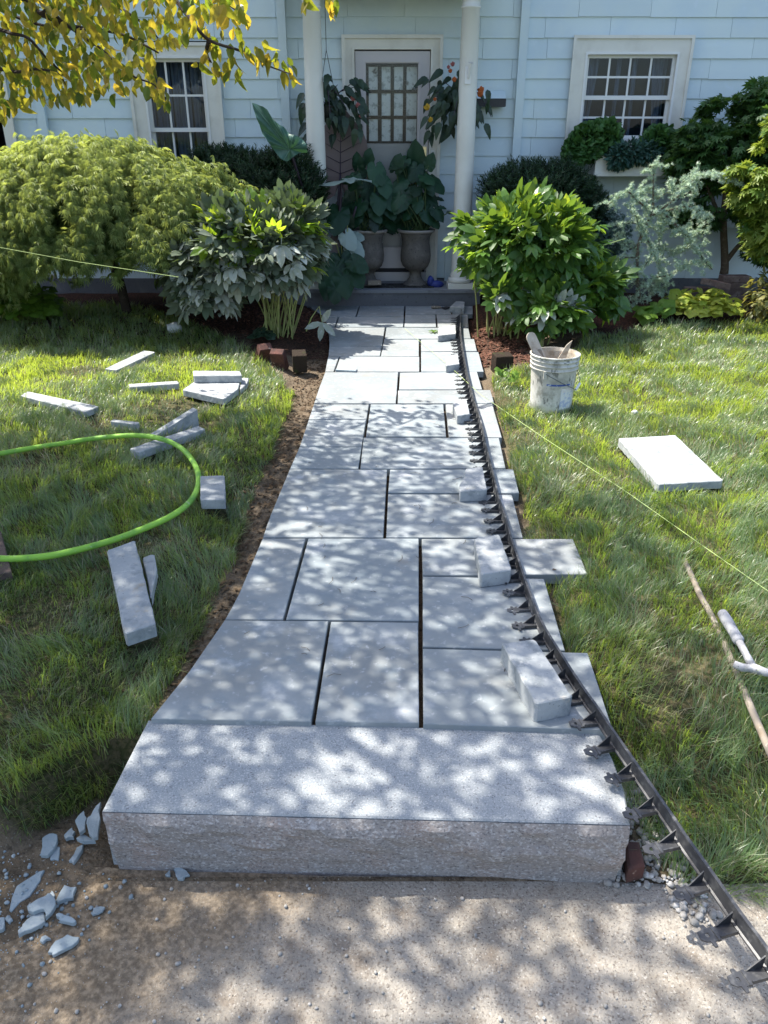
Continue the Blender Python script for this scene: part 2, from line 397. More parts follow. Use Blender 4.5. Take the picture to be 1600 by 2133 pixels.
# leaves
M['lf_tree'] = leaf_mat('dogwood_leaf', (0.055, 0.095, 0.015), (0.2, 0.15, 0.03), ((0.12, 0.2, 0.015), (0.6, 0.5, 0.04)), 0.38, 0.5, 0.3)
M['lf_tree_o'] = leaf_mat('dogwood_leaf_single', (0.035, 0.075, 0.015), (0.18, 0.15, 0.035), ((0.24, 0.34, 0.02), (0.85, 0.58, 0.05)), 0.48, 0.4, 0.5, src='object', noise=(28, (0.42, 0.2, 0.04), 0.62, 0.8))
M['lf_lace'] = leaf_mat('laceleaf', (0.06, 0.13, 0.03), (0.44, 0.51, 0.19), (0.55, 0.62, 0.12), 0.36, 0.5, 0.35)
M['lf_peony_dust'] = leaf_mat('peony_dusty', (0.24, 0.27, 0.21), (0.5, 0.53, 0.47), (0.3, 0.36, 0.15), 0.2, 0.6, 0.35, src='object', noise=(25, (0.46, 0.48, 0.46), 0.48, 0.75))
M['lf_peony'] = leaf_mat('peony_green', (0.045, 0.12, 0.022), (0.1, 0.2, 0.035), (0.4, 0.62, 0.05), 0.36, 0.32, 0.6, src='object', noise=(16, (0.17, 0.17, 0.05), 0.64, 0.8))
M['lf_yew'] = leaf_mat('yew', (0.009, 0.024, 0.01), (0.02, 0.055, 0.02), (0.05, 0.12, 0.02), 0.15, 0.5, 0.3)
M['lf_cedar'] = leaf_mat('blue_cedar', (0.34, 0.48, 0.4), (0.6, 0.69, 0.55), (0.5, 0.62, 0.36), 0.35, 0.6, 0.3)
M['lf_maple'] = leaf_mat('green_maple', (0.022, 0.06, 0.02), (0.05, 0.12, 0.03), (0.16, 0.3, 0.04), 0.3, 0.5, 0.35)
M['lf_gold'] = leaf_mat('gold_maple', (0.05, 0.13, 0.022), (0.24, 0.29, 0.05), (0.42, 0.52, 0.06), 0.36, 0.5, 0.3)
M['lf_heu'] = leaf_mat('gold_heuchera', (0.2, 0.28, 0.03), (0.4, 0.42, 0.07), (0.6, 0.62, 0.07), 0.35, 0.5, 0.3, src='object', noise=(30, (0.5, 0.46, 0.2), 0.6, 0.8))
M['lf_lime'] = leaf_mat('lime_leaf', (0.06, 0.13, 0.015), (0.12, 0.21, 0.025), (0.3, 0.45, 0.04), 0.3, 0.5, 0.3, src='object')
M['lf_big'] = leaf_mat('elephant_leaf', (0.007, 0.03, 0.014), (0.02, 0.062, 0.03), (0.05, 0.13, 0.03), 0.12, 0.42, 0.28, src='object', noise=(9, (0.028, 0.075, 0.042), 0.5, 0.75))
M['lf_ear'] = leaf_mat('huge_leaf', (0.03, 0.095, 0.07), (0.05, 0.13, 0.1), (0.08, 0.2, 0.06), 0.12, 0.45, 0.4, src='object', noise=(14, (0.075, 0.16, 0.13), 0.5, 0.75))
M['ear_vein'] = mat('leaf_vein', (0.09, 0.19, 0.145), 0.5, 0.3)
M['lf_peony_top'] = leaf_mat('peony_backlit', (0.06, 0.14, 0.022), (0.14, 0.24, 0.035), ((0.4, 0.6, 0.03), (0.62, 0.72, 0.05)), 0.55, 0.4, 0.4, src='object')  # backlit glow of the top leaves put into lighter, more translucent colours
M['lf_big_pale'] = leaf_mat('pale_leaf', (0.2, 0.28, 0.26), (0.3, 0.38, 0.35), (0.2, 0.3, 0.1), 0.12, 0.4, 0.45, src='object')
M['lf_brown'] = leaf_mat('bronze_leaf', (0.14, 0.115, 0.11), (0.19, 0.15, 0.145), (0.15, 0.1, 0.06), 0.15, 0.5, 0.35, src='object')
M['lf_beg'] = leaf_mat('begonia_leaf', (0.01, 0.028, 0.016), (0.03, 0.058, 0.032), (0.08, 0.12, 0.04), 0.15, 0.4, 0.35, src='object')
M['lf_box'] = leaf_mat('window_box_leaf', (0.025, 0.075, 0.02), (0.06, 0.15, 0.035), (0.12, 0.25, 0.04), 0.25, 0.5, 0.35)
M['lf_box2'] = leaf_mat('window_box_trailer', (0.02, 0.06, 0.045), (0.04, 0.1, 0.075), (0.08, 0.15, 0.06), 0.2, 0.5, 0.35)
M['orange'] = mat('orange_petal', (0.38, 0.1, 0.03), 0.6, 0.2)
M['yellow'] = mat('yellow_petal', (0.42, 0.26, 0.03), 0.6, 0.2)
M['pink'] = mat('pink_petal', (0.28, 0.1, 0.1), 0.6, 0.2)
M['grass'] = leaf_mat('grass_blade', (0.04, 0.092, 0.062), (0.135, 0.2, 0.088), ((0.3, 0.5, 0.06), (0.62, 0.76, 0.06)), 0.4, 0.36, 0.6, dry=(0.36, 0.32, 0.2))

# ================================================================ LARGE STRUCTURE
SW = -0.215            # sidewalk level; the walk's surface is z = 0
GR = -0.018            # top of the granite step
YF, YW = 7.747, 8.35   # front of the porch step, wall plane of the house
PORCH_Z = CAM_H - 1.3077

LEFT_PX = [(643, 637), (677, 662), (685, 692), (686, 720), (684, 740), (677, 775), (665, 807), (650, 852), (624, 930), (604, 975),
           (560, 1080), (547, 1120), (494, 1244), (468, 1290), (394, 1397), (313, 1497)]
LEFT = [G(*p) for p in LEFT_PX]
EDGE_PX = [(961, 645), (960, 660), (959, 672), (960, 695), (965, 730), (971, 765), (979, 800), (986, 828), (995, 855), (1005, 890), (1011, 922),
           (1017, 945), (1026, 980), (1032, 1005), (1039, 1035), (1055, 1082), (1065, 1120), (1075, 1150), (1090, 1195), (1110, 1250), (1130, 1298),
           (1169, 1362), (1212, 1428), (1244, 1472), (1275, 1518), (1325, 1590), (1366, 1649), (1400, 1698), (1428, 1740), (1469, 1797), (1503, 1845),
           (1544, 1903), (1600, 1978), (1660, 2065)]
EDGE = [G(x, y, 0.045) for x, y in EDGE_PX]
for p in EDGE: p.z = 0.0
def edge_x(y):
    ys = np.array([p.y for p in EDGE][::-1]); xs = np.array([p.x for p in EDGE][::-1])
    return np.interp(y, ys, xs)
def left_x(y):
    ys = np.array([p.y for p in LEFT][::-1]); xs = np.array([p.x for p in LEFT][::-1])
    return np.interp(y, ys, xs)

# lawns as outlines on the ground (metres)
LAWN_L = [(p.x, p.y) for p in [G(*q) for q in [(535, 735), (560, 760), (610, 800), (590, 860), (562, 930), (528, 1000), (505, 1080), (480, 1140), (440, 1210),
          (405, 1290), (365, 1370), (310, 1480), (272, 1555)]]] + [(-.78, 1.62), (-.86, 1.55), (-.97, 1.45), (-1.1, 1.41), (-1.3, 1.395), (-1.7, 1.385), (-5.5, 1.36), (-5.5, 7.45)] + \
         [(p.x, p.y) for p in [G(*q) for q in [(0, 636), (150, 640), (300, 652), (400, 680), (480, 705)]]]
LAWN_R = [(p.x, p.y) for p in [G(*q) for q in [(1030, 785), (1040, 850), (1062, 920), (1075, 970), (1092, 1040), (1102, 1120), (1150, 1205), (1180, 1330), (1232, 1370), (1262, 1450),
          (1290, 1540), (1370, 1648), (1440, 1725)]]] + [(G(1500, 1800, -.12).x, G(1500, 1800, -.12).y), (G(1560, 1850, -.17).x, G(1560, 1850, -.17).y), (G(1625, 1890, SW).x, G(1625, 1890, SW).y), (1.6, 1.36), (5.5, 1.36), (5.5, 6.85)] + \
         [(p.x, p.y) for p in [G(*q) for q in [(1600, 676), (1400, 680), (1300, 692), (1215, 706), (1180, 745), (1080, 765)]]]

def ground_z(x, y):
    x = np.asarray(x, float); y = np.asarray(y, float)
    lx, ex = left_x(y), edge_x(y)
    z = -0.02 + 0.028 * (vnoise(x, y, 1.3) - 0.5) + 0.016 * (vnoise(x, y, 5.0) - 0.5)
    z = z + 0.05 * sstep(6.3, 7.2, y) * sstep(0.5, 0.9, np.abs(x + 0.15))
    front = sstep(1.36, 1.95, y + 0.08 * (vnoise(x, y, 3) - 0.5))
    z = z * front + (SW + 0.01) * (1 - front)
    # trench along the left of the walk, gap along its right, bed under it
    tr = sstep(-0.36, -0.2, x - lx) * sstep(1.5, 1.75, y) * (1 - sstep(6.2, 6.8, y))
    z = np.where(x < 0.1, z - 0.055 * tr - 0.012 * tr * (vnoise(x, y, 14) - 0.5), z)
    rr = (1 - sstep(ex + 0.1, ex + 0.24, x)) * (x > 0.1)
    z = np.where((x > 0.1) & (y > 1.6), z - 0.035 * rr, z)
    under = (x > lx - 0.0) & (x < ex + 0.13) & (y > 1.62) & (y < YF + 0.1)
    z = np.where(under, np.minimum(z, -0.062), z)
    pit = (x > 0.3) & (x < ex + 0.12) & (y < 1.75) & (y > 1.3)
    z = np.where(pit, np.minimum(z, -0.175 + 0.03 * (vnoise(x, y, 20))), z)
    side = (x < -0.4) & (y < 1.85) & (y > 1.28) & (x > -2.2)
    ythr = 1.405 + .22 * sstep(-1.02, -.84, x) + .03 * (vnoise(x, y, 9) - .5)
    z = np.where(side, np.minimum(np.where(y > ythr, np.maximum(z, -.075), z), SW + 0.008 + 0.19 * sstep(ythr, ythr + .06, y)), z)
    gran = (x > -0.78) & (x < 0.62) & (y > 1.36) & (y < 1.70)
    z = np.where(gran, np.minimum(z, SW - 0.02), z)
    z = np.where(y < 1.335, SW - 0.03, z)
    spill = sstep(-.72, -.95, x + .3 * (vnoise(x, y, 4) - .5)) * sstep(1.16, 1.36, y + .16 * (vnoise(x, y, 6) - .5))
    z = np.where((spill > .02) & (y < 1.5), np.maximum(z, SW - .012 + .03 * spill + .008 * (vnoise(x, y, 22) - .5)), z)
    return z

nx, ny = 300, 220
xs = np.linspace(-5.6, 5.6, nx); ys = np.concatenate([np.linspace(0.6, 3.0, 110), np.linspace(3.02, 8.6, ny - 110)])
XX, YY = np.meshgrid(xs, ys)
ZZ = ground_z(XX, YY)
idx = np.arange(nx * ny).reshape(ny, nx)
q = np.stack([idx[:-1, :-1], idx[:-1, 1:], idx[1:, 1:], idx[1:, :-1]], -1).reshape(-1, 4)
tris = np.concatenate([q[:, [0, 1, 2]], q[:, [0, 2, 3]]])
inl = in_poly(XX.ravel(), YY.ravel(), LAWN_L) | in_poly(XX.ravel(), YY.ravel(), LAWN_R)
bed = (sstep(6.35, 6.7, YY.ravel()) * (~inl) + ((YY.ravel() > 5.7) & (XX.ravel() > 0.5) & (XX.ravel() < 1.1) & ~inl) * 0.8 + ((YY.ravel() > 5.9) & (XX.ravel() < -0.4) & (XX.ravel() > -1.1) & ~inl) * 0.9).clip(0, 1)
mg = mat('ground_earth', (0.115, 0.088, 0.06), 0.95, 0.1, [(6, 5, (0.17, 0.13, 0.09), 0.4, 0.65), (35, 5, (0.065, 0.05, 0.036), 0.5, 0.7), (160, 2, (0.3, 0.27, 0.22), 0.64, 0.7)], (60, 6, 0.9, 0.02))
t = mg.node_tree; bs = t.nodes['Principled BSDF']; lk = bs.inputs['Base Color'].links[0]; csrc = lk.from_socket
at = _n(t, 'ShaderNodeAttribute', attribute_name='tint'); at2 = _n(t, 'ShaderNodeAttribute', attribute_name='dry')
nz = _n(t, 'ShaderNodeTexNoise'); nz.inputs['Scale'].default_value = 60; nz.inputs['Detail'].default_value = 5
gp = _n(t, 'ShaderNodeNewGeometry'); t.links.new(gp.outputs['Position'], nz.inputs['Vector'])
mulc = mixc(t, ramp(t, nz.outputs[0], 0.42, 0.66), (0.03, 0.019, 0.015), (0.1, 0.045, 0.03))
c = mixc(t, at.outputs['Fac'], csrc, mulc)
c = mixc(t, at2.outputs['Fac'], c, mixc(t, ramp(t, nz.outputs[0], 0.4, 0.6), (0.045, 0.05, 0.02), (0.1, 0.085, 0.045)))
t.links.new(c, bs.inputs['Base Color'])
me = np_mesh('ground', np.stack([XX.ravel(), YY.ravel(), ZZ.ravel()], 1), tris, mg, bed, inl.astype(float))
me.polygons.foreach_set('use_smooth', [True] * len(me.polygons))
o = bpy.data.objects.new('ground', me); finish(o, None, (0, 0, 0)); o['kind'] = 'structure'; o['label'] = 'bare brown earth and dark mulch of the front garden'
gm = bpy.data.objects.new('terrain', mesh_from('terrain', [(-150, -150, -.42), (150, -150, -.42), (150, 150, -.42), (-150, 150, -.42)], [(0, 1, 2, 3)],
    mat('far_ground', (0.075, 0.08, 0.08), 0.95, 0.1, [(0.3, 5, (0.05, 0.085, 0.04), 0.45, 0.6), (6, 4, (0.1, 0.1, 0.095), 0.5, 0.7)])))
finish(gm, None, (0, 0, 0)); gm['kind'] = 'structure'; gm['label'] = 'level ground around the garden'

# sidewalk: worn concrete with soil washed over it
ms = mat('sidewalk_concrete', (0.275, 0.248, 0.208), 0.92, 0.2, [(3, 5, (0.3, 0.275, 0.24), 0.4, 0.7), (9, 6, (0.2, 0.165, 0.13), 0.5, 0.72), (120, 5, (0.16, 0.135, 0.11), 0.5, 0.68), (150, 4, (0.42, 0.39, 0.345), 0.57, 0.69), (210, 3, (0.07, 0.06, 0.055), 0.6, 0.68)], (160, 8, 0.8, 0.006))
t = ms.node_tree; bs = t.nodes['Principled BSDF']; csrc = bs.inputs['Base Color'].links[0].from_socket
gp = _n(t, 'ShaderNodeNewGeometry'); sx = _n(t, 'ShaderNodeSeparateXYZ'); t.links.new(gp.outputs['Position'], sx.inputs[0])
nz = _n(t, 'ShaderNodeTexNoise'); nz.inputs['Scale'].default_value = 4.0; nz.inputs['Detail'].default_value = 6; t.links.new(gp.outputs['Position'], nz.inputs['Vector'])
def mathn(t, op, a, b):
    m = _n(t, 'ShaderNodeMath', operation=op)
    for i, v in enumerate((a, b)):
        if isinstance(v, (int, float)): m.inputs[i].default_value = v
        else: t.links.new(v, m.inputs[i])
    return m.outputs[0]
sd = mathn(t, 'ADD', mathn(t, 'MULTIPLY', sx.outputs[0], -0.75), mathn(t, 'MULTIPLY', nz.outputs[0], 0.9))
sd = mathn(t, 'ADD', sd, mathn(t, 'MULTIPLY', sx.outputs[1], 0.75))
dirt = ramp(t, sd, 1.2, 1.9)
nz2 = _n(t, 'ShaderNodeTexNoise'); nz2.inputs['Scale'].default_value = 70; nz2.inputs['Detail'].default_value = 6; t.links.new(gp.outputs['Position'], nz2.inputs['Vector'])
dc = mixc(t, ramp(t, nz2.outputs[0], 0.4, 0.65), (0.13, 0.095, 0.06), (0.27, 0.205, 0.135))
t.links.new(mixc(t, mathn(t, 'MULTIPLY', dirt, 0.92), csrc, dc), bs.inputs['Base Color'])
mb = MB()
back = [(-4.0 + i * 0.08, float(np.interp(-4.0 + i * .08, [-4, G(213, 1688, GR).x, G(1313, 1716, GR).x, 4], [1.35, G(213, 1688, GR).y - .006, G(1313, 1716, GR).y - .006, 1.335])) + 0.008 * (vnoise(i * 0.08, 0, 6) - 0.5) + 0.01 * (vnoise(i * 0.08, 3, 20) - 0.5)) for i in range(101)]
n = len(back)
V = [(float(x), float(y), SW) for x, y in back] + [(float(x), -2.0, SW) for x, y in back] + [(float(x), float(y) + 0.004, SW - 0.12) for x, y in back]
F = [(i, n + i, n + i + 1, i + 1) for i in range(n - 1)] + [(2 * n + i, i, i + 1, 2 * n + i + 1) for i in range(n - 1)]
mk('sidewalk', V, F, ms, kind='structure', label='worn concrete sidewalk with washed soil in front of the granite step')

# ---------------------------------------------------------------- the walk: slabs on a bed
wp = [(float(left_x(y)) + 0.006, y) for y in np.linspace(1.66, YF, 30)] + [(float(edge_x(y)) + 0.02, y) for y in np.linspace(YF, 1.66, 30)]
walk = mk('walkway', [(x, y, -0.05) for x, y in wp], [tuple(range(len(wp)))[::-1]], M['soil'], origin=(0, 4, 0), kind='structure', label='curving bluestone front walk, its right ends still uncut')
def lcurve(y0, y1, n=7):
    """left edge of the walk between two photograph rows, front to back"""
    ysn = np.linspace(y0, y1, n)
    xs_ = np.interp(ysn, [p[1] for p in LEFT_PX], [p[0] for p in LEFT_PX])
    return list(zip(xs_, ysn))
SLABS = [
    # (back-left or None for the curved edge, back-right, front-right, front-left)
    ('L', (1291, 1497), (685, 1293), (649, 1503)), ((689, 1294), (872, 1296), (874, 1506), (656, 1503)), ((880, 1350), (1225, 1359), (1278, 1521), (881, 1508)),
    ((880, 1200), (1134, 1205), (1178, 1355), (880, 1347)), ((878, 1122), (1194, 1122), (1225, 1196), (880, 1198)),
    ('L', (1121, 1290), (637, 1121), (590, 1290)), ((642, 1121), (873, 1121), (873, 1293), (595, 1290)),
    ('L', (977, 1119), (807, 978), (799, 1119)), ((812, 978), (1070, 977), (1082, 1027), (808, 1026)), ((808, 1029), (1067, 1030), (1090, 1120), (804, 1119)),
    ('L', (842, 873), (769, 842), (764, 873)), ('L', (874, 930), (763, 874), (754, 930)), ('L', (931, 976), (754, 931), (747, 976)),
    ((772, 842), (924, 842), (930, 909), (762, 909)), ((928, 842), (1026, 841), (1046, 911), (935, 910)), ((757, 911), (1040, 912), (1054, 975), (750, 976)),
    ('L', (775, 840), (830, 775), (825, 840)), ((833, 776), (994, 774), (1005, 811), (831, 811)), ((829, 813), (1022, 812), (1030, 840), (828, 840)),
    ('L', (742, 774), (707, 742), (695, 774)), ((709, 742), (874, 743), (874, 774), (698, 774)),
    ('L', (682, 721), (802, 682), (796, 721)), ('L', (722, 741), (795, 722), (792, 741)), ((805, 682), (976, 683), (981, 705), (801, 706)),
    ((800, 707), (873, 707), (873, 742), (793, 742)), ((877, 707), (988, 706), (994, 731), (877, 732)), ((877, 733), (997, 733), (1008, 774), (877, 774)),
    ('L', (660, 681), (704, 660), (697, 681)), ((707, 660), (842, 660), (840, 681), (699, 681)), ((844, 655), (907, 655), (909, 681), (842, 681)), ((909, 655), (975, 655), (976, 681), (912, 681)),
    ('L', (637, 659), (748, 637), (741, 659)), ((750, 637), (842, 637), (841, 659), (743, 659)), ((845, 637), (938, 637), (940, 654), (844, 654)), ((941, 637), (985, 637), (985, 654), (943, 654)),
]
FOOT = []            # outlines that keep the grass from growing through stones
for sl in SLABS:
    zt = random.uniform(-0.0012, 0.0012)
    if sl[0] == 'L':
        y0, y1 = sl[1]
        px = [sl[2], sl[3]] + lcurve(y1, y0)
    else:
        px = list(sl)
    P = [G(a, b, zt) for a, b in px]
    FOOT.append([(p.x, p.y) for p in P])
    MB().prism(P, 0.042, 0.0022, 0.0015).build('slab', M['slab'], walk)

# granite step
gl, gr_ = G(213, 1688, GR), G(1313, 1716, GR)
top = [gl, gr_, G(1301, 1648, GR), G(1276, 1580, GR), G(1247, 1524, GR)]
y_end = G(1247, 1524, GR)
bl = G(309, 1499, GR)
nseg, nrow = 60, 9
V, F = [], []
step = thing('granite_step', 'long grey granite step with split face at the front end of the walk', 'step', (0, (gl.y + bl.y) / 2, SW))
# top sheet with a chamfer, the split front face rough
tp = [gl, gr_, top[2], top[3], top[4], bl]
MB().prism(tp, 0.19, 0.004).build('tread', M['granite_top'], step)
for j in range(nrow + 1):
    for i in range(nseg + 1):
        u, w = i / nseg, j / nrow
        p = gl.lerp(gr_, u); z = GR - 0.004 - w * (GR - 0.004 - SW + 0.004)
        amp = 0.016 * math.sin(math.pi * min(1, w * 1.3 + 0.04)) ** 0.6 if 0 < w else 0.002
        d = (0.006 * min(1, w * 8)) + amp * (0.45 + 1.0 * (mnoise.noise(Vector((u * 9, w * 3, 1.7))) + 0.55 * mnoise.noise(Vector((u * 26, w * 8, 5.1))) + 0.35 * mnoise.noise(Vector((u * 60, w * 14, 2.2)))))
        taper = 0.018 * w * (1 if i not in (0, nseg) else 0.6)
        V.append((p.x + (0.016 * w if i == 0 else (-0.016 * w if i == nseg else 0)), p.y - 0.002 - max(0.004 if w > 0.05 else 0, d), z))
for j in range(nrow):
    for i in range(nseg):
        a = j * (nseg + 1) + i; F.append((a, a + nseg + 1, a + nseg + 2, a + 1))
b0 = len(V)
for j in range(nrow + 1):   # return the sheet into the block at both ends
    for i in (0, nseg):
        v = V[j * (nseg + 1) + i]; V.append((v[0] + (0.004 if i == 0 else -0.004), v[1] + 0.03, v[2]))
for j in range(nrow):
    F.append((j * (nseg + 1), b0 + 2 * j, b0 + 2 * j + 2, (j + 1) * (nseg + 1))); F.append((j * (nseg + 1) + nseg, (j + 1) * (nseg + 1) + nseg, b0 + 2 * j + 3, b0 + 2 * j + 1))
mk('split_face', V, F, M['granite_face'], step)

# ---------------------------------------------------------------- house
house = thing('house', 'pale blue shingled house with cream trim behind the planted beds', 'house', (0, YW, 0))
YS = YW - 0.02    # face of the shingles
EAVE_Z, EAVE_Y = 3.9, 8.1
# openings
a, b = W(1197, 77, YS), W(1443, 77, YS)
c_, d_ = W(1222, 108, YS), W(1412, 108, YS)
zt_ = W(1320, 112, YS).z; zm_ = W(1320, 203, YS).z; zb_ = zm_ - (zt_ - zm_)
WIN_R = dict(x0=a.x, x1=b.x, z1=a.z, sx0=c_.x, sx1=d_.x, sz1=zt_, szm=zm_, sz0=zb_, z0=zb_ - 0.06, cols=4, rows=2)
a2, b2 = W(262, 92, YS), W(452, 92, YS)
c2, d2 = W(296, 118, YS), W(424, 118, YS)
zt2 = W(360, 120, YS).z; zm2 = W(365, 270, YS).z; zb2 = zm2 - (zt2 - zm2)
WIN_L = dict(x0=a2.x, x1=b2.x, z1=a2.z, sx0=c2.x, sx1=d2.x, sz1=zt2, szm=zm2, sz0=zb2, z0=zb2 - 0.06, cols=3, rows=2)
WIN_F = dict(x0=WIN_L['x0'] - 2.4, x1=W(-8, 200, YS).x + 0.12, z1=WIN_L['z1'], sx0=WIN_L['x0'] - 2.3, sx1=W(-30, 200, YS).x, sz1=zt2, szm=zm2, sz0=zb2, z0=zb2 - 0.06, cols=3, rows=2)
da, db = W(715, 77, YS), W(920, 77, YS)
DOOR = dict(x0=da.x, x1=db.x, z1=da.z, z0=PORCH_Z)
OPEN = [(w['x0'], w['x1'], w['z0'], w['z1']) for w in (WIN_R, WIN_L, WIN_F)] + [(DOOR['x0'], DOOR['x1'], DOOR['z0'] - 0.3, DOOR['z1'])]
# sheathing around the openings
xc = sorted(set([-6.0, 6.0] + [v for o_ in OPEN for v in (o_[0] + .03, o_[1] - .03)])); zc = sorted(set([-0.4, EAVE_Z] + [v for o_ in OPEN for v in (o_[2] + .03, o_[3] - .03)]))
mb = MB()
for i in range(len(xc) - 1):
    for j in range(len(zc) - 1):
        xm, zm = (xc[i] + xc[i + 1]) / 2, (zc[j] + zc[j + 1]) / 2
        if any(o_[0] < xm < o_[1] and o_[2] < zm < o_[3] for o_ in OPEN): continue
        mb.add([(xc[i], YW, zc[j]), (xc[i + 1], YW, zc[j]), (xc[i + 1], YW, zc[j + 1]), (xc[i], YW, zc[j + 1])], [(0, 1, 2, 3)])
mb.add([(-6, YW, -.4), (-6, YW + 7, -.4), (-6, YW + 7, EAVE_Z), (-6, YW, EAVE_Z), (6, YW, -.4), (6, YW + 7, -.4), (6, YW + 7, EAVE_Z), (6, YW, EAVE_Z)], [(0, 3, 2, 1), (4, 5, 6, 7), (1, 2, 6, 5)])
mb.build('wall', M['siding'], house)
mb = MB()
mb.add([(-6.3, EAVE_Y, EAVE_Z), (6.3, EAVE_Y, EAVE_Z), (6.3, YW + 3.5, EAVE_Z + 2.0), (-6.3, YW + 3.5, EAVE_Z + 2.0), (-6.3, YW + 7.3, EAVE_Z), (6.3, YW + 7.3, EAVE_Z),
        (-6.3, EAVE_Y, EAVE_Z - .12), (6.3, EAVE_Y, EAVE_Z - .12), (6.3, YW + 7.3, EAVE_Z - .12), (-6.3, YW + 7.3, EAVE_Z - .12)],
       [(0, 1, 2, 3), (3, 2, 5, 4), (6, 7, 1, 0), (6, 9, 8, 7), (4, 5, 8, 9), (0, 3, 4, 9, 6), (1, 7, 8, 5, 2)])
mb.build('roof', M['roof'], house)
# shingle courses: butt lines read off the right wall
zrows = [W(1300, y, YS).z for y in (35, 76, 121.5, 164, 206, 247, 287, 325)]
expo = (zrows[0] - zrows[-1]) / 7.0
z_first = zrows[0]
LEFT_DS, RIGHT_DS = W(591, 120, YS).x, W(1087, 120, YS).x
course = [z_first + expo * k for k in range(3, -20, -1)]
count = 0
rnd = random.Random(5)
sh_cache = {}
for zi, z0 in enumerate(course):
    if z0 < 0.1: break
    z1 = z0 + expo
    half = 3.75 if z0 > 0.6 else 3.3
    x = -half - rnd.random() * 0.4
    while x < half:
        w_ = rnd.choice([0.4, 0.52, 0.6, 0.6, 0.66])
        if z0 > 2.75: w_ *= 1.9
        segs = [(x, x + w_)]
        for o_ in OPEN:
            if o_[2] < z1 - 0.01 and o_[3] > z0 + 0.01:
                ns = []
                for s0, s1 in segs:
                    if s1 <= o_[0] or s0 >= o_[1]: ns.append((s0, s1))
                    else:
                        if s0 < o_[0]: ns.append((s0, o_[0]))
                        if s1 > o_[1]: ns.append((o_[1], s1))
                segs = ns
        for s0, s1 in segs:
            if s1 - s0 < 0.03: continue
            e = 0.0014; dz = rnd.uniform(-0.003, 0.003)
            th = 0.02 + rnd.uniform(-0.0012, 0.0012)
            V = [(s0 + e, YW - th, z0 + dz), (s1 - e, YW - th, z0 + dz), (s1 - e, YW - 0.006, z1 + 0.012), (s0 + e, YW - 0.006, z1 + 0.012), (s0 + e, YW, z0 + dz), (s1 - e, YW, z0 + dz), (s1 - e, YW, z1 + .012), (s0 + e, YW, z1 + .012)]
            mk('shingle', V, [(0, 1, 2, 3), (4, 5, 1, 0), (0, 3, 7, 4), (1, 5, 6, 2)], M['siding'], house); count += 1
        x += w_
print('shingles', count, expo, z_first)
# foundation strip under the shingles
MB().box(-6, 6, YW - 0.045, YW + 0.1, -0.35, course[zi - 1] - .004).build('foundation', M['concrete_dark'], house)

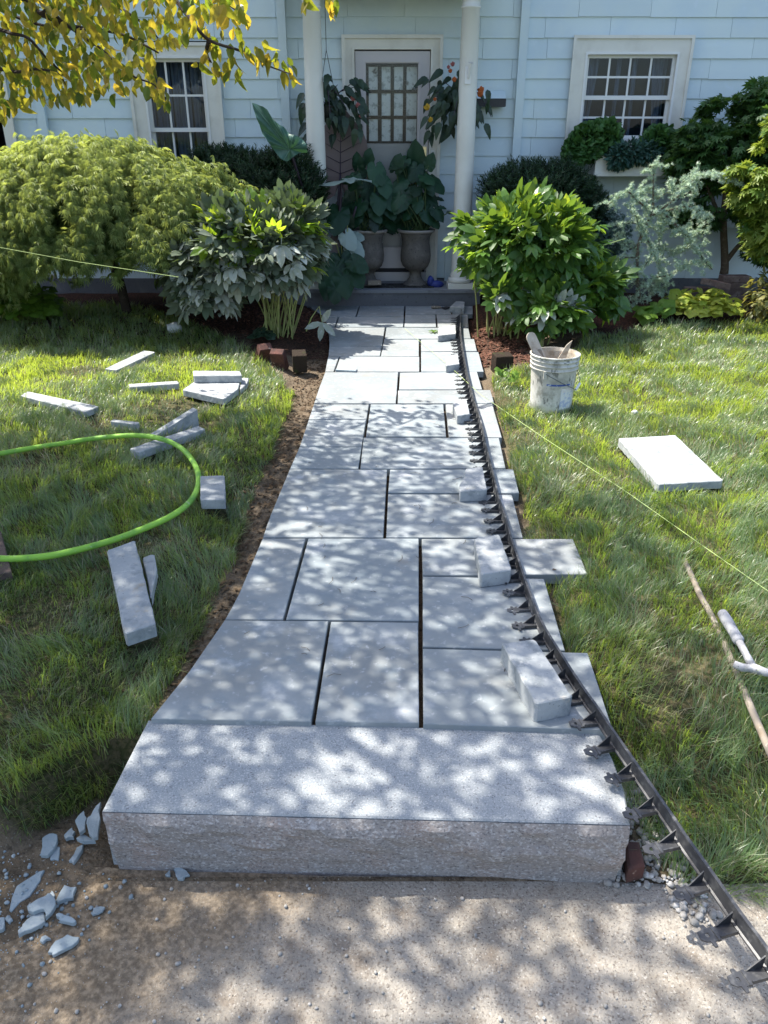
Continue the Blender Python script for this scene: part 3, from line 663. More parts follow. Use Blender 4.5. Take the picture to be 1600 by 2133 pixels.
def frame_ring(mb, x0, x1, z0, z1, tw, th, tb, y0, y1):
    """four members butted: side posts between head and foot"""
    mb.box(x0, x1, y0, y1, z1 - th, z1)
    if tb: mb.box(x0, x1, y0, y1, z0, z0 + tb)
    mb.box(x0, x0 + tw, y0, y1, z0 + tb, z1 - th); mb.box(x1 - tw, x1, y0, y1, z0 + tb, z1 - th)
def window(w, curtain):
    mb = MB()
    frame_ring(mb, w['x0'], w['x1'], w['z0'], w['z1'], w['sx0'] - w['x0'], w['z1'] - w['sz1'], w['sz0'] - w['z0'], YS - 0.03, YS + 0.06)
    frame_ring(mb, w['x0'] - .012, w['x1'] + .012, w['z0'] - .01, w['z1'] + .012, .028, .028, .028, YS - 0.045, YS - 0.03)
    f = mb.build('window', M['trim'], house)
    s = MB(); sx0, sx1 = w['sx0'], w['sx1']
    frame_ring(s, sx0 - .012, sx1 + .012, w['sz0'] - .012, w['sz1'] + .012, .02, .02, .02, YS - 0.036, YS - 0.02)
    s.build('storm_frame', M['white'], f)
    for part, (z0, z1, yy) in dict(upper=(w['szm'] - .02, w['sz1'], YS + .01), lower=(w['sz0'], w['szm'] + .02, YS + .035)).items():
        s = MB(); frame_ring(s, sx0, sx1, z0, z1, .035, .035, .035, yy, yy + .03)
        s.build('sash', M['white'], f)
        gx0, gx1, gz0, gz1 = sx0 + .035, sx1 - .035, z0 + .035, z1 - .035
        cw, rh = (gx1 - gx0) / w['cols'], (gz1 - gz0) / w['rows']
        mm = MB()
        for i in range(1, w['cols']): mm.box(gx0 + i * cw - .009, gx0 + i * cw + .009, yy + .003, yy + .02, gz0, gz1)
        for j in range(1, w['rows']):
            for i in range(w['cols']): mm.box(gx0 + i * cw + (.009 if i else 0), gx0 + (i + 1) * cw - (.009 if i < w['cols'] - 1 else 0), yy + .003, yy + .02, gz0 + j * rh - .009, gz0 + j * rh + .009)
        mm.build('muntin', M['white'], f)
        for i in range(w['cols']):
            for j in range(w['rows']):
                xa, xb, za, zb = gx0 + i * cw, gx0 + (i + 1) * cw, gz0 + j * rh, gz0 + (j + 1) * rh
                MB().box(xa + .001, xb - .001, yy + .011, yy + .015, za + .001, zb - .001).build('pane', M['glass'], f)
    MB().add([(sx0 - .3, YW + .7, w['sz0'] - .3), (sx1 + .3, YW + .7, w['sz0'] - .3), (sx1 + .3, YW + .7, w['sz1'] + .3), (sx0 - .3, YW + .7, w['sz1'] + .3),
              (sx0 - .1, YW + .08, w['sz0'] - .1), (sx1 + .1, YW + .08, w['sz0'] - .1), (sx1 + .1, YW + .08, w['sz1'] + .1), (sx0 - .1, YW + .08, w['sz1'] + .1)],
             [(0, 3, 2, 1), (0, 1, 5, 4), (1, 2, 6, 5), (2, 3, 7, 6), (3, 0, 4, 7)]).build('room', M['room'], f)
    # hanging curtain folds
    cb = MB()
    for (u0, u1, tie) in curtain:
        n = 14
        for k in range(n):
            ua, ub = u0 + (u1 - u0) * k / n, u0 + (u1 - u0) * (k + 1) / n
            V = []
            for r_ in range(7):
                tz = r_ / 6; sq = 1 - tie * (tz ** 1.5) * (1 if tz < 0.8 else 0.85)
                for u in (ua, ub):
                    uu = (u0 if tie > 0 else u1) + (u - (u0 if tie > 0 else u1)) * (1 - abs(tie) * tz ** 1.5)
                    V.append((sx0 + (sx1 - sx0) * uu, YW + 0.16 + 0.018 * math.sin(u * 60), w['sz1'] - (w['sz1'] - w['sz0']) * tz))
            cb.add(V, [(2 * r_, 2 * r_ + 1, 2 * r_ + 3, 2 * r_ + 2) for r_ in range(6)])
    cb.build('curtain', M['curtain'], f)
    return f
window(WIN_R, [(0.02, 0.2, 0.55), (0.8, 0.98, -0.55), (0.4, 0.46, 0.3), (0.58, 0.64, -0.4)])
window(WIN_L, [(0.0, 0.34, 0.1), (0.36, 0.66, 0.1), (0.68, 1.0, -0.1)])
window(WIN_F, [(0.0, 1.0, 0.1)])

# front door with its casing
x0, x1, z1 = DOOR['x0'], DOOR['x1'], DOOR['z1']
lx0, lx1 = W(740, 107, YS).x, W(896, 107, YS).x
lz1 = W(818, 107, YS).z; lz0 = PORCH_Z + 0.09
mb = MB(); y0, y1 = YS - .03, YS + .08
mb.box(x0, x1, y0, y1, lz1 + .012, z1); mb.box(x0, lx0 - .006, y0, y1, PORCH_Z, lz1 + .012); mb.box(lx1 + .006, x1, y0, y1, PORCH_Z, lz1 + .012)
frame_ring(mb, x0 - .015, x1 + .015, PORCH_Z + .002, z1 + .015, .03, .03, 0, YS - .05, YS - .03)
frame_ring(mb, lx0 - .03, lx1 + .03, PORCH_Z + .003, lz1 + .035, .022, .022, 0, YS - .042, YS - .03)
fd = mb.build('door_frame', M['trim'], house)
MB().box(lx0 - .006, lx1 + .006, YS - .06, YS + .1, PORCH_Z + .001, lz0 - 0.002).build('door_sill', M['door'], house)
gx0, gx1 = W(762, 132, YS).x, W(871, 132, YS).x
gz1 = W(818, 132, YS).z; gz0 = lz0 + 0.24
mb = MB()
yd0, yd1 = YS - .022, YS + .018
mb.box(lx0, lx1, yd0, yd1, gz1, lz1); mb.box(lx0, lx1, yd0, yd1, lz0, gz0); mb.box(lx0, gx0, yd0, yd1, gz0, gz1); mb.box(gx1, lx1, yd0, yd1, gz0, gz1)
frame_ring(mb, gx0 - .028, gx1 + .028, gz0 - .028, gz1 + .028, .02, .02, .02, yd0 - .008, yd0)
door = mb.build('storm_door', M['door'], house)
MB().box(gx0, gx1, YS - .004, YS + .002, gz0, gz1).build('glass', M['glass_door'], door)
MB().box(lx0 + .01, lx1 - .01, yd0 - .012, yd0, lz0 - .03, lz0 + .035).build('door_sweep', M['dark'], door)
hx = W(884, 320, YS).x; hz = W(884, 322, YS).z
mb = MB(); mb.box(hx - .018, hx + .018, yd0 - .012, yd0, hz - .11, hz + .07); hp = mb.build('handle_plate', M['brass'], door)
MB().tube([(hx, yd0 - .012, hz - .01), (hx, yd0 - .05, hz - .01), (hx - .04, yd0 - .055, hz + .004), (hx - .09, yd0 - .05, hz - .012)], [.011, .011, .009, .008]).build('handle', M['brass'], door)
# inner door: nine-light upper part in a dark frame, panelled foot
iy = YS + .07
px = [(768, 787), (795, 814), (821, 840), (847, 869)]; py = [(139, 187), (194, 241), (248, 294)]
mb = MB(); cells = []
XS = [(W(p_[0], 165, iy).x, W(p_[1], 165, iy).x) for p_ in px]; ZS = [(W(818, q_[1], iy).z, W(818, q_[0], iy).z) for q_ in py]
xe = [lx0 - .02] + [v for p_ in XS for v in p_] + [lx1 + .02]; ze = [ZS[2][0] - .02] + [v for q_ in ZS[::-1] for v in q_] + [lz1 + .03]
for i in range(len(xe) - 1):
    for j in range(len(ze) - 1):
        if i % 2 == 1 and j % 2 == 1: continue
        mb.add([(xe[i], iy, ze[j]), (xe[i + 1], iy, ze[j]), (xe[i + 1], iy, ze[j + 1]), (xe[i], iy, ze[j + 1])], [(0, 1, 2, 3)])
ind = mb.build('inner_door', M['muntin_dark'], house)
MB().box(lx0 - .02, lx1 + .02, iy, iy + .03, PORCH_Z, ze[0] - .002).build('lower_panel', M['door'], ind)
for (xa, xb) in XS:
    for (za, zb) in ZS:
        MB().box(xa - .004, xb + .004, iy + .012, iy + .02, za - .004, zb + .004).build('lace_pane', M['lace'], ind)
bx = W(901, 328, YS).x; bz = W(901, 328, YS).z
f = MB().box(bx - .016, bx + .016, YS - .045, YS - .03, bz - .065, bz + .065).build('doorbell', M['white'], house)
MB().box(bx - .008, bx + .008, YS - .05, YS - .045, bz - .05, bz + .05).build('button', M['door'], f)

# downspouts
for xd, zb in ((LEFT_DS, 0.0), (RIGHT_DS, 0.0), (W(90, 240, YS).x, 0.8)):
    MB().box(xd - .038, xd + .038, YS - .055, YS - .003, zb, EAVE_Z - .05).build('downspout', M['siding'], house)

MB().tube(catmull([W(78, 557, 7.9), W(90, 560, 7.9), W(97, 572, 7.9), W(118, 577, 7.9)], 4), .02, 8).build('drain_elbow', M['white'], house, smooth=True)
# porch: step, columns, beams, roof
pz = PORCH_Z
ps_l, ps_r = W(560, 630, YF).x, W(1000, 630, YF).x
MB().box(ps_l, ps_r, YF, YW - .05, -0.25, pz - .03).build('porch_step', M['concrete_dark'], house)
MB().box(ps_l - .01, ps_r + .01, YF - .012, YW - .048, pz - .03, pz).build('porch_floor', M['porch_floor'], house)
YC = YF + 0.15
for (pa, pb) in (((648, 20), (663.6, 434)), ((981, 20), (964.5, 434))):
    A, B_ = W(pa[0], pa[1], YC), W(pb[0], pb[1], YC)
    cx = (A.x + B_.x) / 2; rt = 19.0 / FPX * (YC * CP - (A.z - CAM_H) * SP); rb = rt * 1.12
    zt = W(648, -4, YC).z
    zneck = W(648, 19, YC).z
    prof = [(rb * 1.15, pz + .05), (rb * 1.32, pz + .055), (rb * 1.36, pz + .075), (rb * 1.3, pz + .095), (rb * 1.1, pz + .1), (rb * 1.16, pz + .118), (rb * 1.03, pz + .135), (rb, pz + .17)]
    prof += [(rb + (rt - rb) * t_ ** 1.6, pz + .17 + (zneck - pz - .17) * t_) for t_ in (0.25, 0.5, 0.75, 1.0)]
    prof += [(rt * 1.08, zneck + .004), (rt * 1.1, zneck + .018), (rt * 1.0, zneck + .022), (rt, zneck + .06), (rt * 1.25, zneck + .09), (rt * 1.28, zneck + .1)]
    cm = MB().lathe(prof, (cx, YC, 0), 32).build('column', M['column'], house, smooth=True)
    MB().box(cx - rb * 1.42, cx + rb * 1.42, YC - rb * 1.42, YC + rb * 1.42, pz + .001, pz + .05).build('base', M['column'], cm)
    MB().box(cx - rt * 1.4, cx + rt * 1.4, YC - rt * 1.4, YC + rt * 1.4, zneck + .1, zneck + .14).build('capital', M['column'], cm)
    if cx > 0.3: COL_R = (cx, rt, rb, cm)
    else: COL_L = (cx, rt, rb, cm)
    beam_z = zneck + .142
bw = .1
mb = MB()
for cx in (COL_L[0], COL_R[0]):
    mb.box(cx - bw, cx + bw, YC + .1, YW - .025, beam_z, beam_z + .3)
mb.box(COL_L[0] - .16, COL_R[0] + .16, YC - .12, YC + .098, beam_z + .001, beam_z + .3)
mb.build('porch_beam', M['trim'], house)
mb = MB(); rz = beam_z + .3; xl, xr = COL_L[0] - .3, COL_R[0] + .3; xm = (xl + xr) / 2; yf_ = YF - .12
mb.add([(xl, yf_, rz), (xr, yf_, rz), (xm, yf_, rz + .5), (xl, YW - .025, rz), (xr, YW - .025, rz), (xm, YW - .025, rz + .5)], [(0, 1, 2), (3, 5, 4), (0, 2, 5, 3), (1, 4, 5, 2), (0, 3, 4, 1)])
mb.build('porch_roof', M['trim'], house)
# pilaster at the wall, right of the door
xp = W(948, 500, YS).x
MB().box(xp - .1, xp + .1, YS - .06, YS - .002, pz + .001, W(948, 498, YS).z).build('skirt_panel', M['siding'], house)
# flag holder on the right column
cx, rt, rb, cm = COL_R
P = W(976, 155, YC - rt); fx, fz = cx - .012, P.z
yy = YC - rt * 1.04
mb = MB(); mb.box(fx - .026, fx + .026, yy - .006, yy + .004, fz - .075, fz + .06)
fh = mb.build('flag_holder', M['white'], cm)
mb.V, mb.F = [], []
mb = MB().tube([(fx + .004, yy, fz - .03), (fx + .012, yy - .03, fz + .04), (fx + .02, yy - .05, fz + .085)], [.016, .017, .018], 12, cap=False)
mb.build('flag_socket', M['white'], cm)

# ================================================================ OBJECTS ON THE GROUND
def offcut(label, px, z, th, group, zs=None, cat='stone offcut', name='bluestone_offcut', bev=0.003, m='offcut'):
    """loose piece: its top outline in the photograph, height(s) of that top, thickness"""
    P = [G(a, b, (zs[i] if zs else z)) for i, (a, b) in enumerate(px)]
    Q_ = []
    for i, p in enumerate(P):        # rough cut: the arrises wander a little and corners are knocked
        q_ = P[(i + 1) % len(P)]; e_ = q_ - p; k = max(1, int(e_.length / .035)); nrm_ = Vector((-e_.y, e_.x, 0)).normalized()
        kn = min(.25, random.choice((.004, .006, .012)) / max(e_.length, .02))
        ts = [kn] + [(j + random.uniform(.2, .8)) / k for j in range(k)] + [1 - min(.25, .006 / max(e_.length, .02))]
        Q_ += [p.lerp(q_, t_) + nrm_ * random.uniform(-.0016, .0016) + Vector((0, 0, random.uniform(-.0008, .0008))) for t_ in sorted(ts)]
    P = Q_
    c = sum(P, Vector()) / len(P); c.z = min(p.z for p in P) - th
    o = MB().prism(P, th, bev).build(name, M[m], origin=c)
    FOOT.append([(p.x, p.y) for p in P])
    return setp(o, label, cat, group)
GL = 'bluestone offcuts scattered on the left lawn'
offcut('long pale bluestone plank lying in the grass at the far left of the lawn', [(42, 824), (57, 815), (207, 846), (178, 858)], .035, .035, GL)
offcut('slim bluestone strip in the sunny grass, farthest from the camera of the scattered pieces', [(218, 768), (300, 730), (324, 733), (243, 771)], .03, .03, GL)
offcut('slim bluestone strip lying between the long plank and the stacked pair', [(268, 800), (370, 793), (373, 799), (270, 806)], .038, .038, GL)
offcut('broken five sided bluestone slab under a short block on the left lawn', [(380, 812), (407, 793), (500, 793), (496, 810), (467, 831)], .04, .04, GL)
offcut('short bluestone block resting on top of the five sided slab', [(402, 772), (500, 773), (504, 782), (403, 783)], .088, .046, GL)
offcut('small bluestone scrap peeping out behind the five sided slab', [(502, 787), (518, 787), (515, 799), (500, 812)], .03, .03, GL)
offcut('shortest bluestone stub in the grass, left of the two crossed wedges', [(229, 877), (236, 873), (291, 879), (287, 884)], .04, .04, GL)
P = [G(310, 906, .03), G(402, 849, .105), G(411, 853, .105), G(322, 909, .03)]
V = P + [Vector((p.x, p.y, 0.0)) for p in P]
c = sum(V, Vector()) / 8; c.z = 0
setp(mk('bluestone_offcut', V, [(0, 1, 2, 3), (7, 6, 5, 4), (0, 4, 5, 1), (1, 5, 6, 2), (2, 6, 7, 3), (3, 7, 4, 0)], M['offcut'], origin=c), 'wedge shaped bluestone piece standing on edge behind the hose', 'stone offcut', GL)
FOOT.append([(p.x, p.y) for p in P])
offcut('long bluestone strip with the green hose lying across it', [(270, 934), (413, 887), (428, 893), (287, 943)], .04, .04, GL)
offcut('squarish bluestone block beside the bend of the green hose', [(417, 991), (468, 990), (469, 1041), (417, 1041)], .045, .045, GL)
offcut('rough bluestone scrap under the big strip near the hose', [(297, 1161), (321, 1153), (327, 1183), (315, 1246)], .035, .035, GL)
offcut('largest bluestone strip on the left lawn, propped on a rough scrap', [(223, 1146), (281, 1125), (325, 1299), (259, 1320)], None, .05, GL, zs=[.07, .075, .05, .045])
offcut('big pale square slab lying on the sunny right lawn', [(1288, 913), (1407, 906), (1507, 1001), (1371, 1009)], .045, .04, None, cat='stone slab', name='square_slab')
GW = 'stone blocks weighing down the black edging'
offcut('pale block by the edging, first one beyond the sunlit weed on the walk', [(914, 681), (949, 676), (950, 695), (912, 699)], .052, .05, GW, name='weight_block', cat='stone block')
offcut('small block by the edging between the slate shim and the weed', [(928, 741), (954, 737), (957, 758), (929, 762)], .052, .05, GW, name='weight_block', cat='stone block')
offcut('pale block with a knocked corner by the edging, level with the pail', [(943, 840), (950, 835), (972, 832), (979, 862), (953, 866)], .052, .05, GW, name='weight_block', cat='stone block')
offcut('block with a blackened broken left end, holding down the edging', [(970, 976), (1005, 971), (1015, 1020), (957, 1023), (958, 1008), (966, 995)], .055, .053, GW, name='weight_block', cat='stone block')
offcut('long block beside the slab that sticks far out to the right', [(988, 1121), (1040, 1113), (1066, 1187), (1002, 1196)], .058, .056, GW, name='weight_block', cat='stone block')
offcut('largest and nearest block on the walk, against the black edging', [(1045, 1340), (1114, 1330), (1193, 1451), (1117, 1465)], .068, .066, GW, name='weight_block', cat='stone block')
offcut('block in the porch shade at the far end of the edging', [(937, 639), (950, 627), (968, 628), (968, 641)], .055, .053, GW, name='weight_block', cat='stone block')
offcut('thin dark slate shim lying flat on the walk near the left bush', [(698, 770), (706, 765), (744, 766), (742, 772)], .014, .012, None, name='slate_shim', cat='slate', bev=.001, m='chip')

# slate chips by the step (outlines in a 3.2x enlargement of the corner)
CH = [
 ('longest pointed slate shard, second from the left edge of the pile', [(60, 940), (110, 780), (240, 710), (298, 685), (270, 750), (200, 850), (75, 945)], .02),
 ('blunt slate piece cut by the left edge of the picture', [(-30, 830), (0, 820), (70, 825), (65, 880), (45, 935), (0, 975), (-30, 960)], .012),
 ('slate piece tucked under the largest chip of the pile', [(235, 810), (275, 792), (330, 810), (367, 850), (355, 870), (250, 868)], .012),
 ('largest slate chip, lying across two others', [(180, 920), (250, 870), (330, 832), (367, 868), (360, 925), (300, 988), (290, 935), (220, 955)], .03),
 ('broad slate shard pointing down to the left in sun and shade', [(120, 1085), (150, 1040), (230, 965), (285, 935), (297, 1010), (200, 1075), (125, 1122)], .02),
 ('squarish slate chip right of the largest chip', [(370, 880), (430, 778), (508, 790), (485, 860), (380, 895)], .014),
 ('small ridged slate stub below the squarish chip', [(375, 985), (395, 965), (470, 985), (505, 1010), (480, 1025), (395, 1010)], .02),
 ('small drop shaped slate chip farthest right on the bare soil', [(605, 960), (620, 925), (700, 925), (650, 970), (615, 975)], .008),
 ('tiny white slate chip above the nearest long chip', [(265, 1150), (300, 1108), (338, 1130), (290, 1162)], .01),
 ('nearest long slate chip, alone at the front of the pile', [(320, 1230), (370, 1150), (450, 1105), (525, 1118), (500, 1165), (430, 1210), (350, 1248)], .012),
 ('little broken slate piece at the very left below the blunt one', [(-10, 990), (30, 990), (30, 1065), (-10, 1085)], .014),
 ('rounded slate flake at the edge of the overhanging grass', [(268, 570), (280, 460), (330, 430), (380, 440), (370, 520), (320, 580)], .03),
 ('narrow slate flake below the rounded one', [(335, 590), (370, 515), (398, 525), (390, 615), (345, 612)], .02),
 ('small upright slate flake between the grass and the granite', [(440, 470), (430, 440), (480, 390), (500, 420), (490, 455)], .03),
 ('dark slate flake under the grass beside the leaning piece', [(500, 350), (560, 285), (578, 330), (565, 400), (530, 425)], .05),
 ('tall slate piece leaning on the left end of the granite step', [(580, 330), (620, 280), (672, 225), (668, 330), (650, 450), (615, 455), (585, 400)], .09),
 ('curled slate flake at the foot of the leaning piece', [(510, 470), (550, 430), (635, 480), (560, 487)], .03),
 ('dusty slate splinter on the soil near the granite corner', [(460, 620), (510, 520), (555, 495), (530, 570), (490, 632)], .02),
 ('thin slate sliver half hidden by grass', [(190, 630), (230, 555), (238, 590), (215, 615)], .012),
 ('tiny slate bit left of the thin sliver', [(140, 650), (180, 605), (180, 640), (150, 668)], .01),
 ('oval slate chip on the sidewalk against the granite step', [(1155, 668), (1175, 660), (1210, 662), (1265, 715), (1220, 740), (1170, 710)], .01),
 ('tiny triangular chip left of the oval slate chip', [(1100, 705), (1130, 668), (1133, 715)], .012),
]
for lab, poly, h in CH:
    P = [G(x / 3.2, 1600 + y / 3.2, SW + h * 1.1) for x, y in poly]
    c = sum(P, Vector()) / len(P)
    tx, ty = random.uniform(-.12, .12), random.uniform(-.1, .1)
    for p in P: p.z += (p.x - c.x) * tx + (p.y - c.y) * ty + random.uniform(-.0015, .0015)
    P2 = []
    for i, p in enumerate(P):      # chipped edges
        q_ = P[(i + 1) % len(P)]
        P2 += [p, p.lerp(q_, .5) + Vector((random.uniform(-.004, .004), random.uniform(-.004, .004), 0))]
    th = min(.012, max(.006, h * .8))
    o = MB().prism(P2, th, .0012).build('slate_chip', M['chip'], origin=Vector((c.x, c.y, c.z - th)))
    setp(o, lab, 'slate chip', 'slate chips heaped at the left end of the granite step')

# loose stones on the sidewalk and gravel by the edging: stuff
def pebble_mesh(seed):
    r_ = random.Random(seed); V = []
    for i in range(4):
        ph = math.pi * (i + .5) / 4
        for k in range(6):
            a = 2 * math.pi * (k + .5 * (i % 2)) / 6; rr = math.sin(ph) * r_.uniform(.8, 1.15)
            V.append((rr * math.cos(a), rr * math.sin(a) * .85, math.cos(ph) * .7))
    F = []
    for i in range(3):
        for k in range(6):
            k2 = (k + 1) % 6; F += [(i * 6 + k, (i + 1) * 6 + k, (i + 1) * 6 + k2), (i * 6 + k, (i + 1) * 6 + k2, i * 6 + k2)]
    F += [(0, k + 1, k + 2) for k in range(0)] + [(0, i, i + 1) for i in range(1, 5)] + [(18, 18 + i + 1, 18 + i) for i in range(1, 5)]
    return np.array(V), np.array(F)
def pebbles(name, T, S, m, label):
    Vs, Fs, base = [], [], 0
    for j in range(3):
        sel = np.arange(len(T)) % 3 == j
        if not sel.any(): continue
        bv, bf = pebble_mesh(j)
        ax = RNG.normal(size=(sel.sum(), 3)); ax[:, 2] *= .4; nr = np.tile([0, 0, 1.0], (sel.sum(), 1)) + RNG.normal(size=(sel.sum(), 3)) * .4
        V, tr, k = stamp(bv, bf, frames(ax, nr), T[sel], S[sel]); Vs.append(V); Fs.append(tr + base); base += len(V)
    me = np_mesh(name, np.concatenate(Vs), np.concatenate(Fs), m)
    o = bpy.data.objects.new(name, me); finish(o, None, (0, 0, 0)); o['kind'] = 'stuff'; o['label'] = label
N = 2600
T = np.stack([RNG.uniform(-1.0, 1.1, N), RNG.uniform(.72, 1.345, N), np.full(N, SW)], 1)
S = .001 + .0055 * RNG.random(N) ** 8
keep = RNG.random(N) < (0.5 + .5 * (T[:, 0] < -.15))
T, S = T[keep], S[keep]; T[:, 2] += S * .5
pebbles('sidewalk_grit', T, S, M['gravel'], 'loose grit and small stones on the sidewalk')
N = 420
T = np.stack([RNG.normal(-.93, .13, N), RNG.normal(1.27, .1, N), np.full(N, SW)], 1); T = T[T[:, 1] < 1.42]
S = .0015 + .006 * RNG.random(len(T)) ** 3; T[:, 2] = np.maximum(ground_z(T[:, 0], T[:, 1]), SW) + S * .4
pebbles('slate_crumbs', T, S, M['chip'], 'small slate crumbs around the heap of chips')
N = 2600
T = np.stack([RNG.uniform(.4, .98, N), RNG.uniform(1.2, 1.66, N), np.zeros(N)], 1)
ok = (T[:, 0] < edge_x(T[:, 1]) + .12) & (T[:, 0] > .545 - .12 * (T[:, 1] - 1.38)) & (T[:, 1] > 1.325)
ok |= (np.abs(T[:, 0] - edge_x(T[:, 1]) - .07) < .05) & (T[:, 1] > 1.22)
T = T[ok]; S = .0035 + .0095 * RNG.random(len(T)) ** 2.2
T[:, 2] = np.maximum(ground_z(T[:, 0], T[:, 1]), SW) + S * .45
pebbles('gravel', T, S, M['gravel'], 'grey gravel in the gap between granite step and edging')
# red brick lump in the gravel
c = G(1318, 1782, -.15)
setp(MB().prism([c + Vector(v) for v in ((-.022, -.04, 0), (.022, -.03, .005), (.026, .035, .012), (-.01, .04, .01))], .05, .006).build('brick_fragment', M['brick'], origin=c - Vector((0, 0, .05))), 'rusty red brick fragment in the gravel beside the granite step', 'brick')

# ---------------------------------------------------------------- paver edging
ed = thing('paver_edging', 'long curved strip of black plastic paver edging with spike brackets along the walk', 'edging', (EDGE[16].x, EDGE[16].y, 0))
path = catmull(EDGE, 5)
tot = 0; seg = [0]
for i in range(1, len(path)): tot += (path[i] - path[i - 1]).length; seg.append(tot)
V, F = [], []
prof = [(-.006, .0015), (-.006, .006), (-.0015, .008), (-.0015, .04), (-.004, .042), (-.004, .047), (.0035, .047), (.0035, .0015)]
for i, p in enumerate(path):
    t_ = (path[min(i + 1, len(path) - 1)] - path[max(i - 1, 0)]).normalized(); sd_ = Vector((-t_.y, t_.x, 0))
    if sd_.x < 0: sd_ = -sd_
    for (s_, z_) in prof: V.append(p + sd_ * s_ + Vector((0, 0, z_)))
n = len(prof)
for i in range(len(path) - 1):
    for k in range(n):
        k2 = (k + 1) % n; F.append((i * n + k, i * n + k2, (i + 1) * n + k2, (i + 1) * n + k))
mk('strip', V, F, M['plastic'], ed)
# one bracket: gusset, arm, plate with a spike hole and two ears, pointing to -x
mb = MB()
mb.box(-.034, -.006, -.0015, .0015, .002, .0045)
for s_ in (-1, 1):
    y_ = .011 * s_
    mb.add([(-.006, y_ - .0012, .002), (-.04, y_ - .0012, .002), (-.006, y_ - .0012, .038), (-.006, y_ + .0012, .002), (-.04, y_ + .0012, .002), (-.006, y_ + .0012, .038)],
           [(0, 1, 2), (5, 4, 3), (0, 3, 4, 1), (1, 4, 5, 2)]) if s_ == 1 else mb.box(-.04, -.006, y_ - .0012, y_ + .0012, .002, .012)
mb.box(-.042, -.006, -.011, .011, .0018, .005)
mb.box(-.046, -.041, -.015, .013, .002, .009)
ring = []; hole = []
out = [(-.046, -.014), (-.046, .013), (-.052, .013), (-.054, .02), (-.060, .02), (-.061, .012), (-.072, .010), (-.074, -.004), (-.066, -.011), (-.060, -.012), (-.058, -.024), (-.053, -.024), (-.052, -.014)]
hc = (-.058, 0.0); n = len(out); b = len(mb.V)
for zz in (.0065, .003):
    mb.V += [Vector((x, y, zz)) for x, y in out] + [Vector((hc[0] + .0045 * math.cos(math.atan2(y - hc[1], x - hc[0])), hc[1] + .0045 * math.sin(math.atan2(y - hc[1], x - hc[0])), zz)) for x, y in out]
for k in range(n):
    k2 = (k + 1) % n
    mb.F += [(b + k, b + k2, b + n + k2, b + n + k), (b + 2 * n + k2, b + 2 * n + k, b + 3 * n + k, b + 3 * n + k2), (b + k2, b + k, b + 2 * n + k, b + 2 * n + k2), (b + n + k, b + n + k2, b + 3 * n + k2, b + 3 * n + k)]
brm = mesh_from('bracket', mb.V, mb.F, M['plastic'])
near = [(1244, 1503), (1275, 1550), (1318, 1612), (1365, 1682), (1415, 1755), (1475, 1837), (1538, 1932), (1603, 2030)]
def at_len(s_):
    i = min(max(int(np.searchsorted(seg, s_)), 1), len(path) - 1); f = (s_ - seg[i - 1]) / max(1e-6, seg[i] - seg[i - 1])
    t_ = (path[i] - path[i - 1]).normalized(); return path[i - 1].lerp(path[i], f), t_
s_list = []
for (a_, b_) in near:
    g_ = G(a_, b_, .01); dd = [((p - g_).length, s_) for p, s_ in zip(path, seg)]; s_list.append(min(dd)[1])
s_ = min(s_list) - .098
while s_ > .1:
    s_list.append(s_); s_ -= .098
for s_ in s_list:
    p, t_ = at_len(s_); sd_ = Vector((t_.y, -t_.x, 0))
    if sd_.x > 0: sd_ = -sd_
    ang = math.atan2(-sd_.y, -sd_.x) + random.uniform(-.1, .1)
    link('bracket', brm, Matrix.Translation(p) @ Matrix.Rotation(ang, 4, 'Z') @ Matrix.Rotation(random.uniform(-.08, .08), 4, 'Y') @ Matrix.Diagonal((random.uniform(1.1, 1.24), random.uniform(1.08, 1.2), 1.0, 1)), ed)

# ---------------------------------------------------------------- pail with floats
base = G(1149, 858, -.02); rb_, rt_, hh = .124, .148, .345
base.y += rb_ * .6; base.x += .005
pl = thing('pail', 'dirty white plastic pail with wire handle and faded blue print on the right lawn', 'bucket', base)
pr = []
def rr(z): return rb_ + (rt_ - .008 - rb_) * z / hh
for z in (0.0, .008, .06, .13, .2, .255): pr.append((rr(z) - (.006 if z == 0 else 0), z))
for k, z in enumerate((.262, .288, .314)): pr += [(rr(z), z - .004), (rr(z) + .0085, z - .001), (rr(z) + .0085, z + .005), (rr(z) + .001, z + .008)]
pr += [(rr(hh), hh - .012), (rt_ + .001, hh - .01), (rt_ + .002, hh), (rt_ - .006, hh + .001)]
MB().lathe(pr, base, 48, cap=False).build('shell', M['bucket'], pl, smooth=False)
inn = [(rt_ - .007, hh), (rr(hh) - .005, hh - .02), (rr(.2) - .004, .2), (rr(.08) - .004, .08), (.01, .078)]
MB().lathe(inn[::-1], base, 48, cap=False).build('lining', M['bucket_in'], pl)
shell = [o_ for o_ in bpy.data.objects if o_.name.startswith('shell')][0]
shell.data.polygons.foreach_set('use_smooth', [len(p.vertices) == 4 for p in shell.data.polygons])
def patch(name, a0, a1, z0, z1, m, n=14, slant=0.0):
    V, F = [], []
    for i in range(n + 1):
        a = R(a0 + (a1 - a0) * i / n)
        for z in (z0 + slant * i / n, z1 + slant * i / n):
            r_ = rr(z) + .0012; V.append(base + Vector((r_ * math.cos(a), r_ * math.sin(a), z)))
        if i: F.append((2 * i - 2, 2 * i, 2 * i + 1, 2 * i - 1))
    mk(name, V, F, M[m], pl)
patch('printed_band', 243, 308, .176, .187, 'blue_print')
patch('faded_label', 282, 322, .03, .15, 'blue_smear')
patch('warning_print', 283, 318, .135, .16, 'pink_print')
e1 = R(238); e2 = R(238 + 180 - 55)
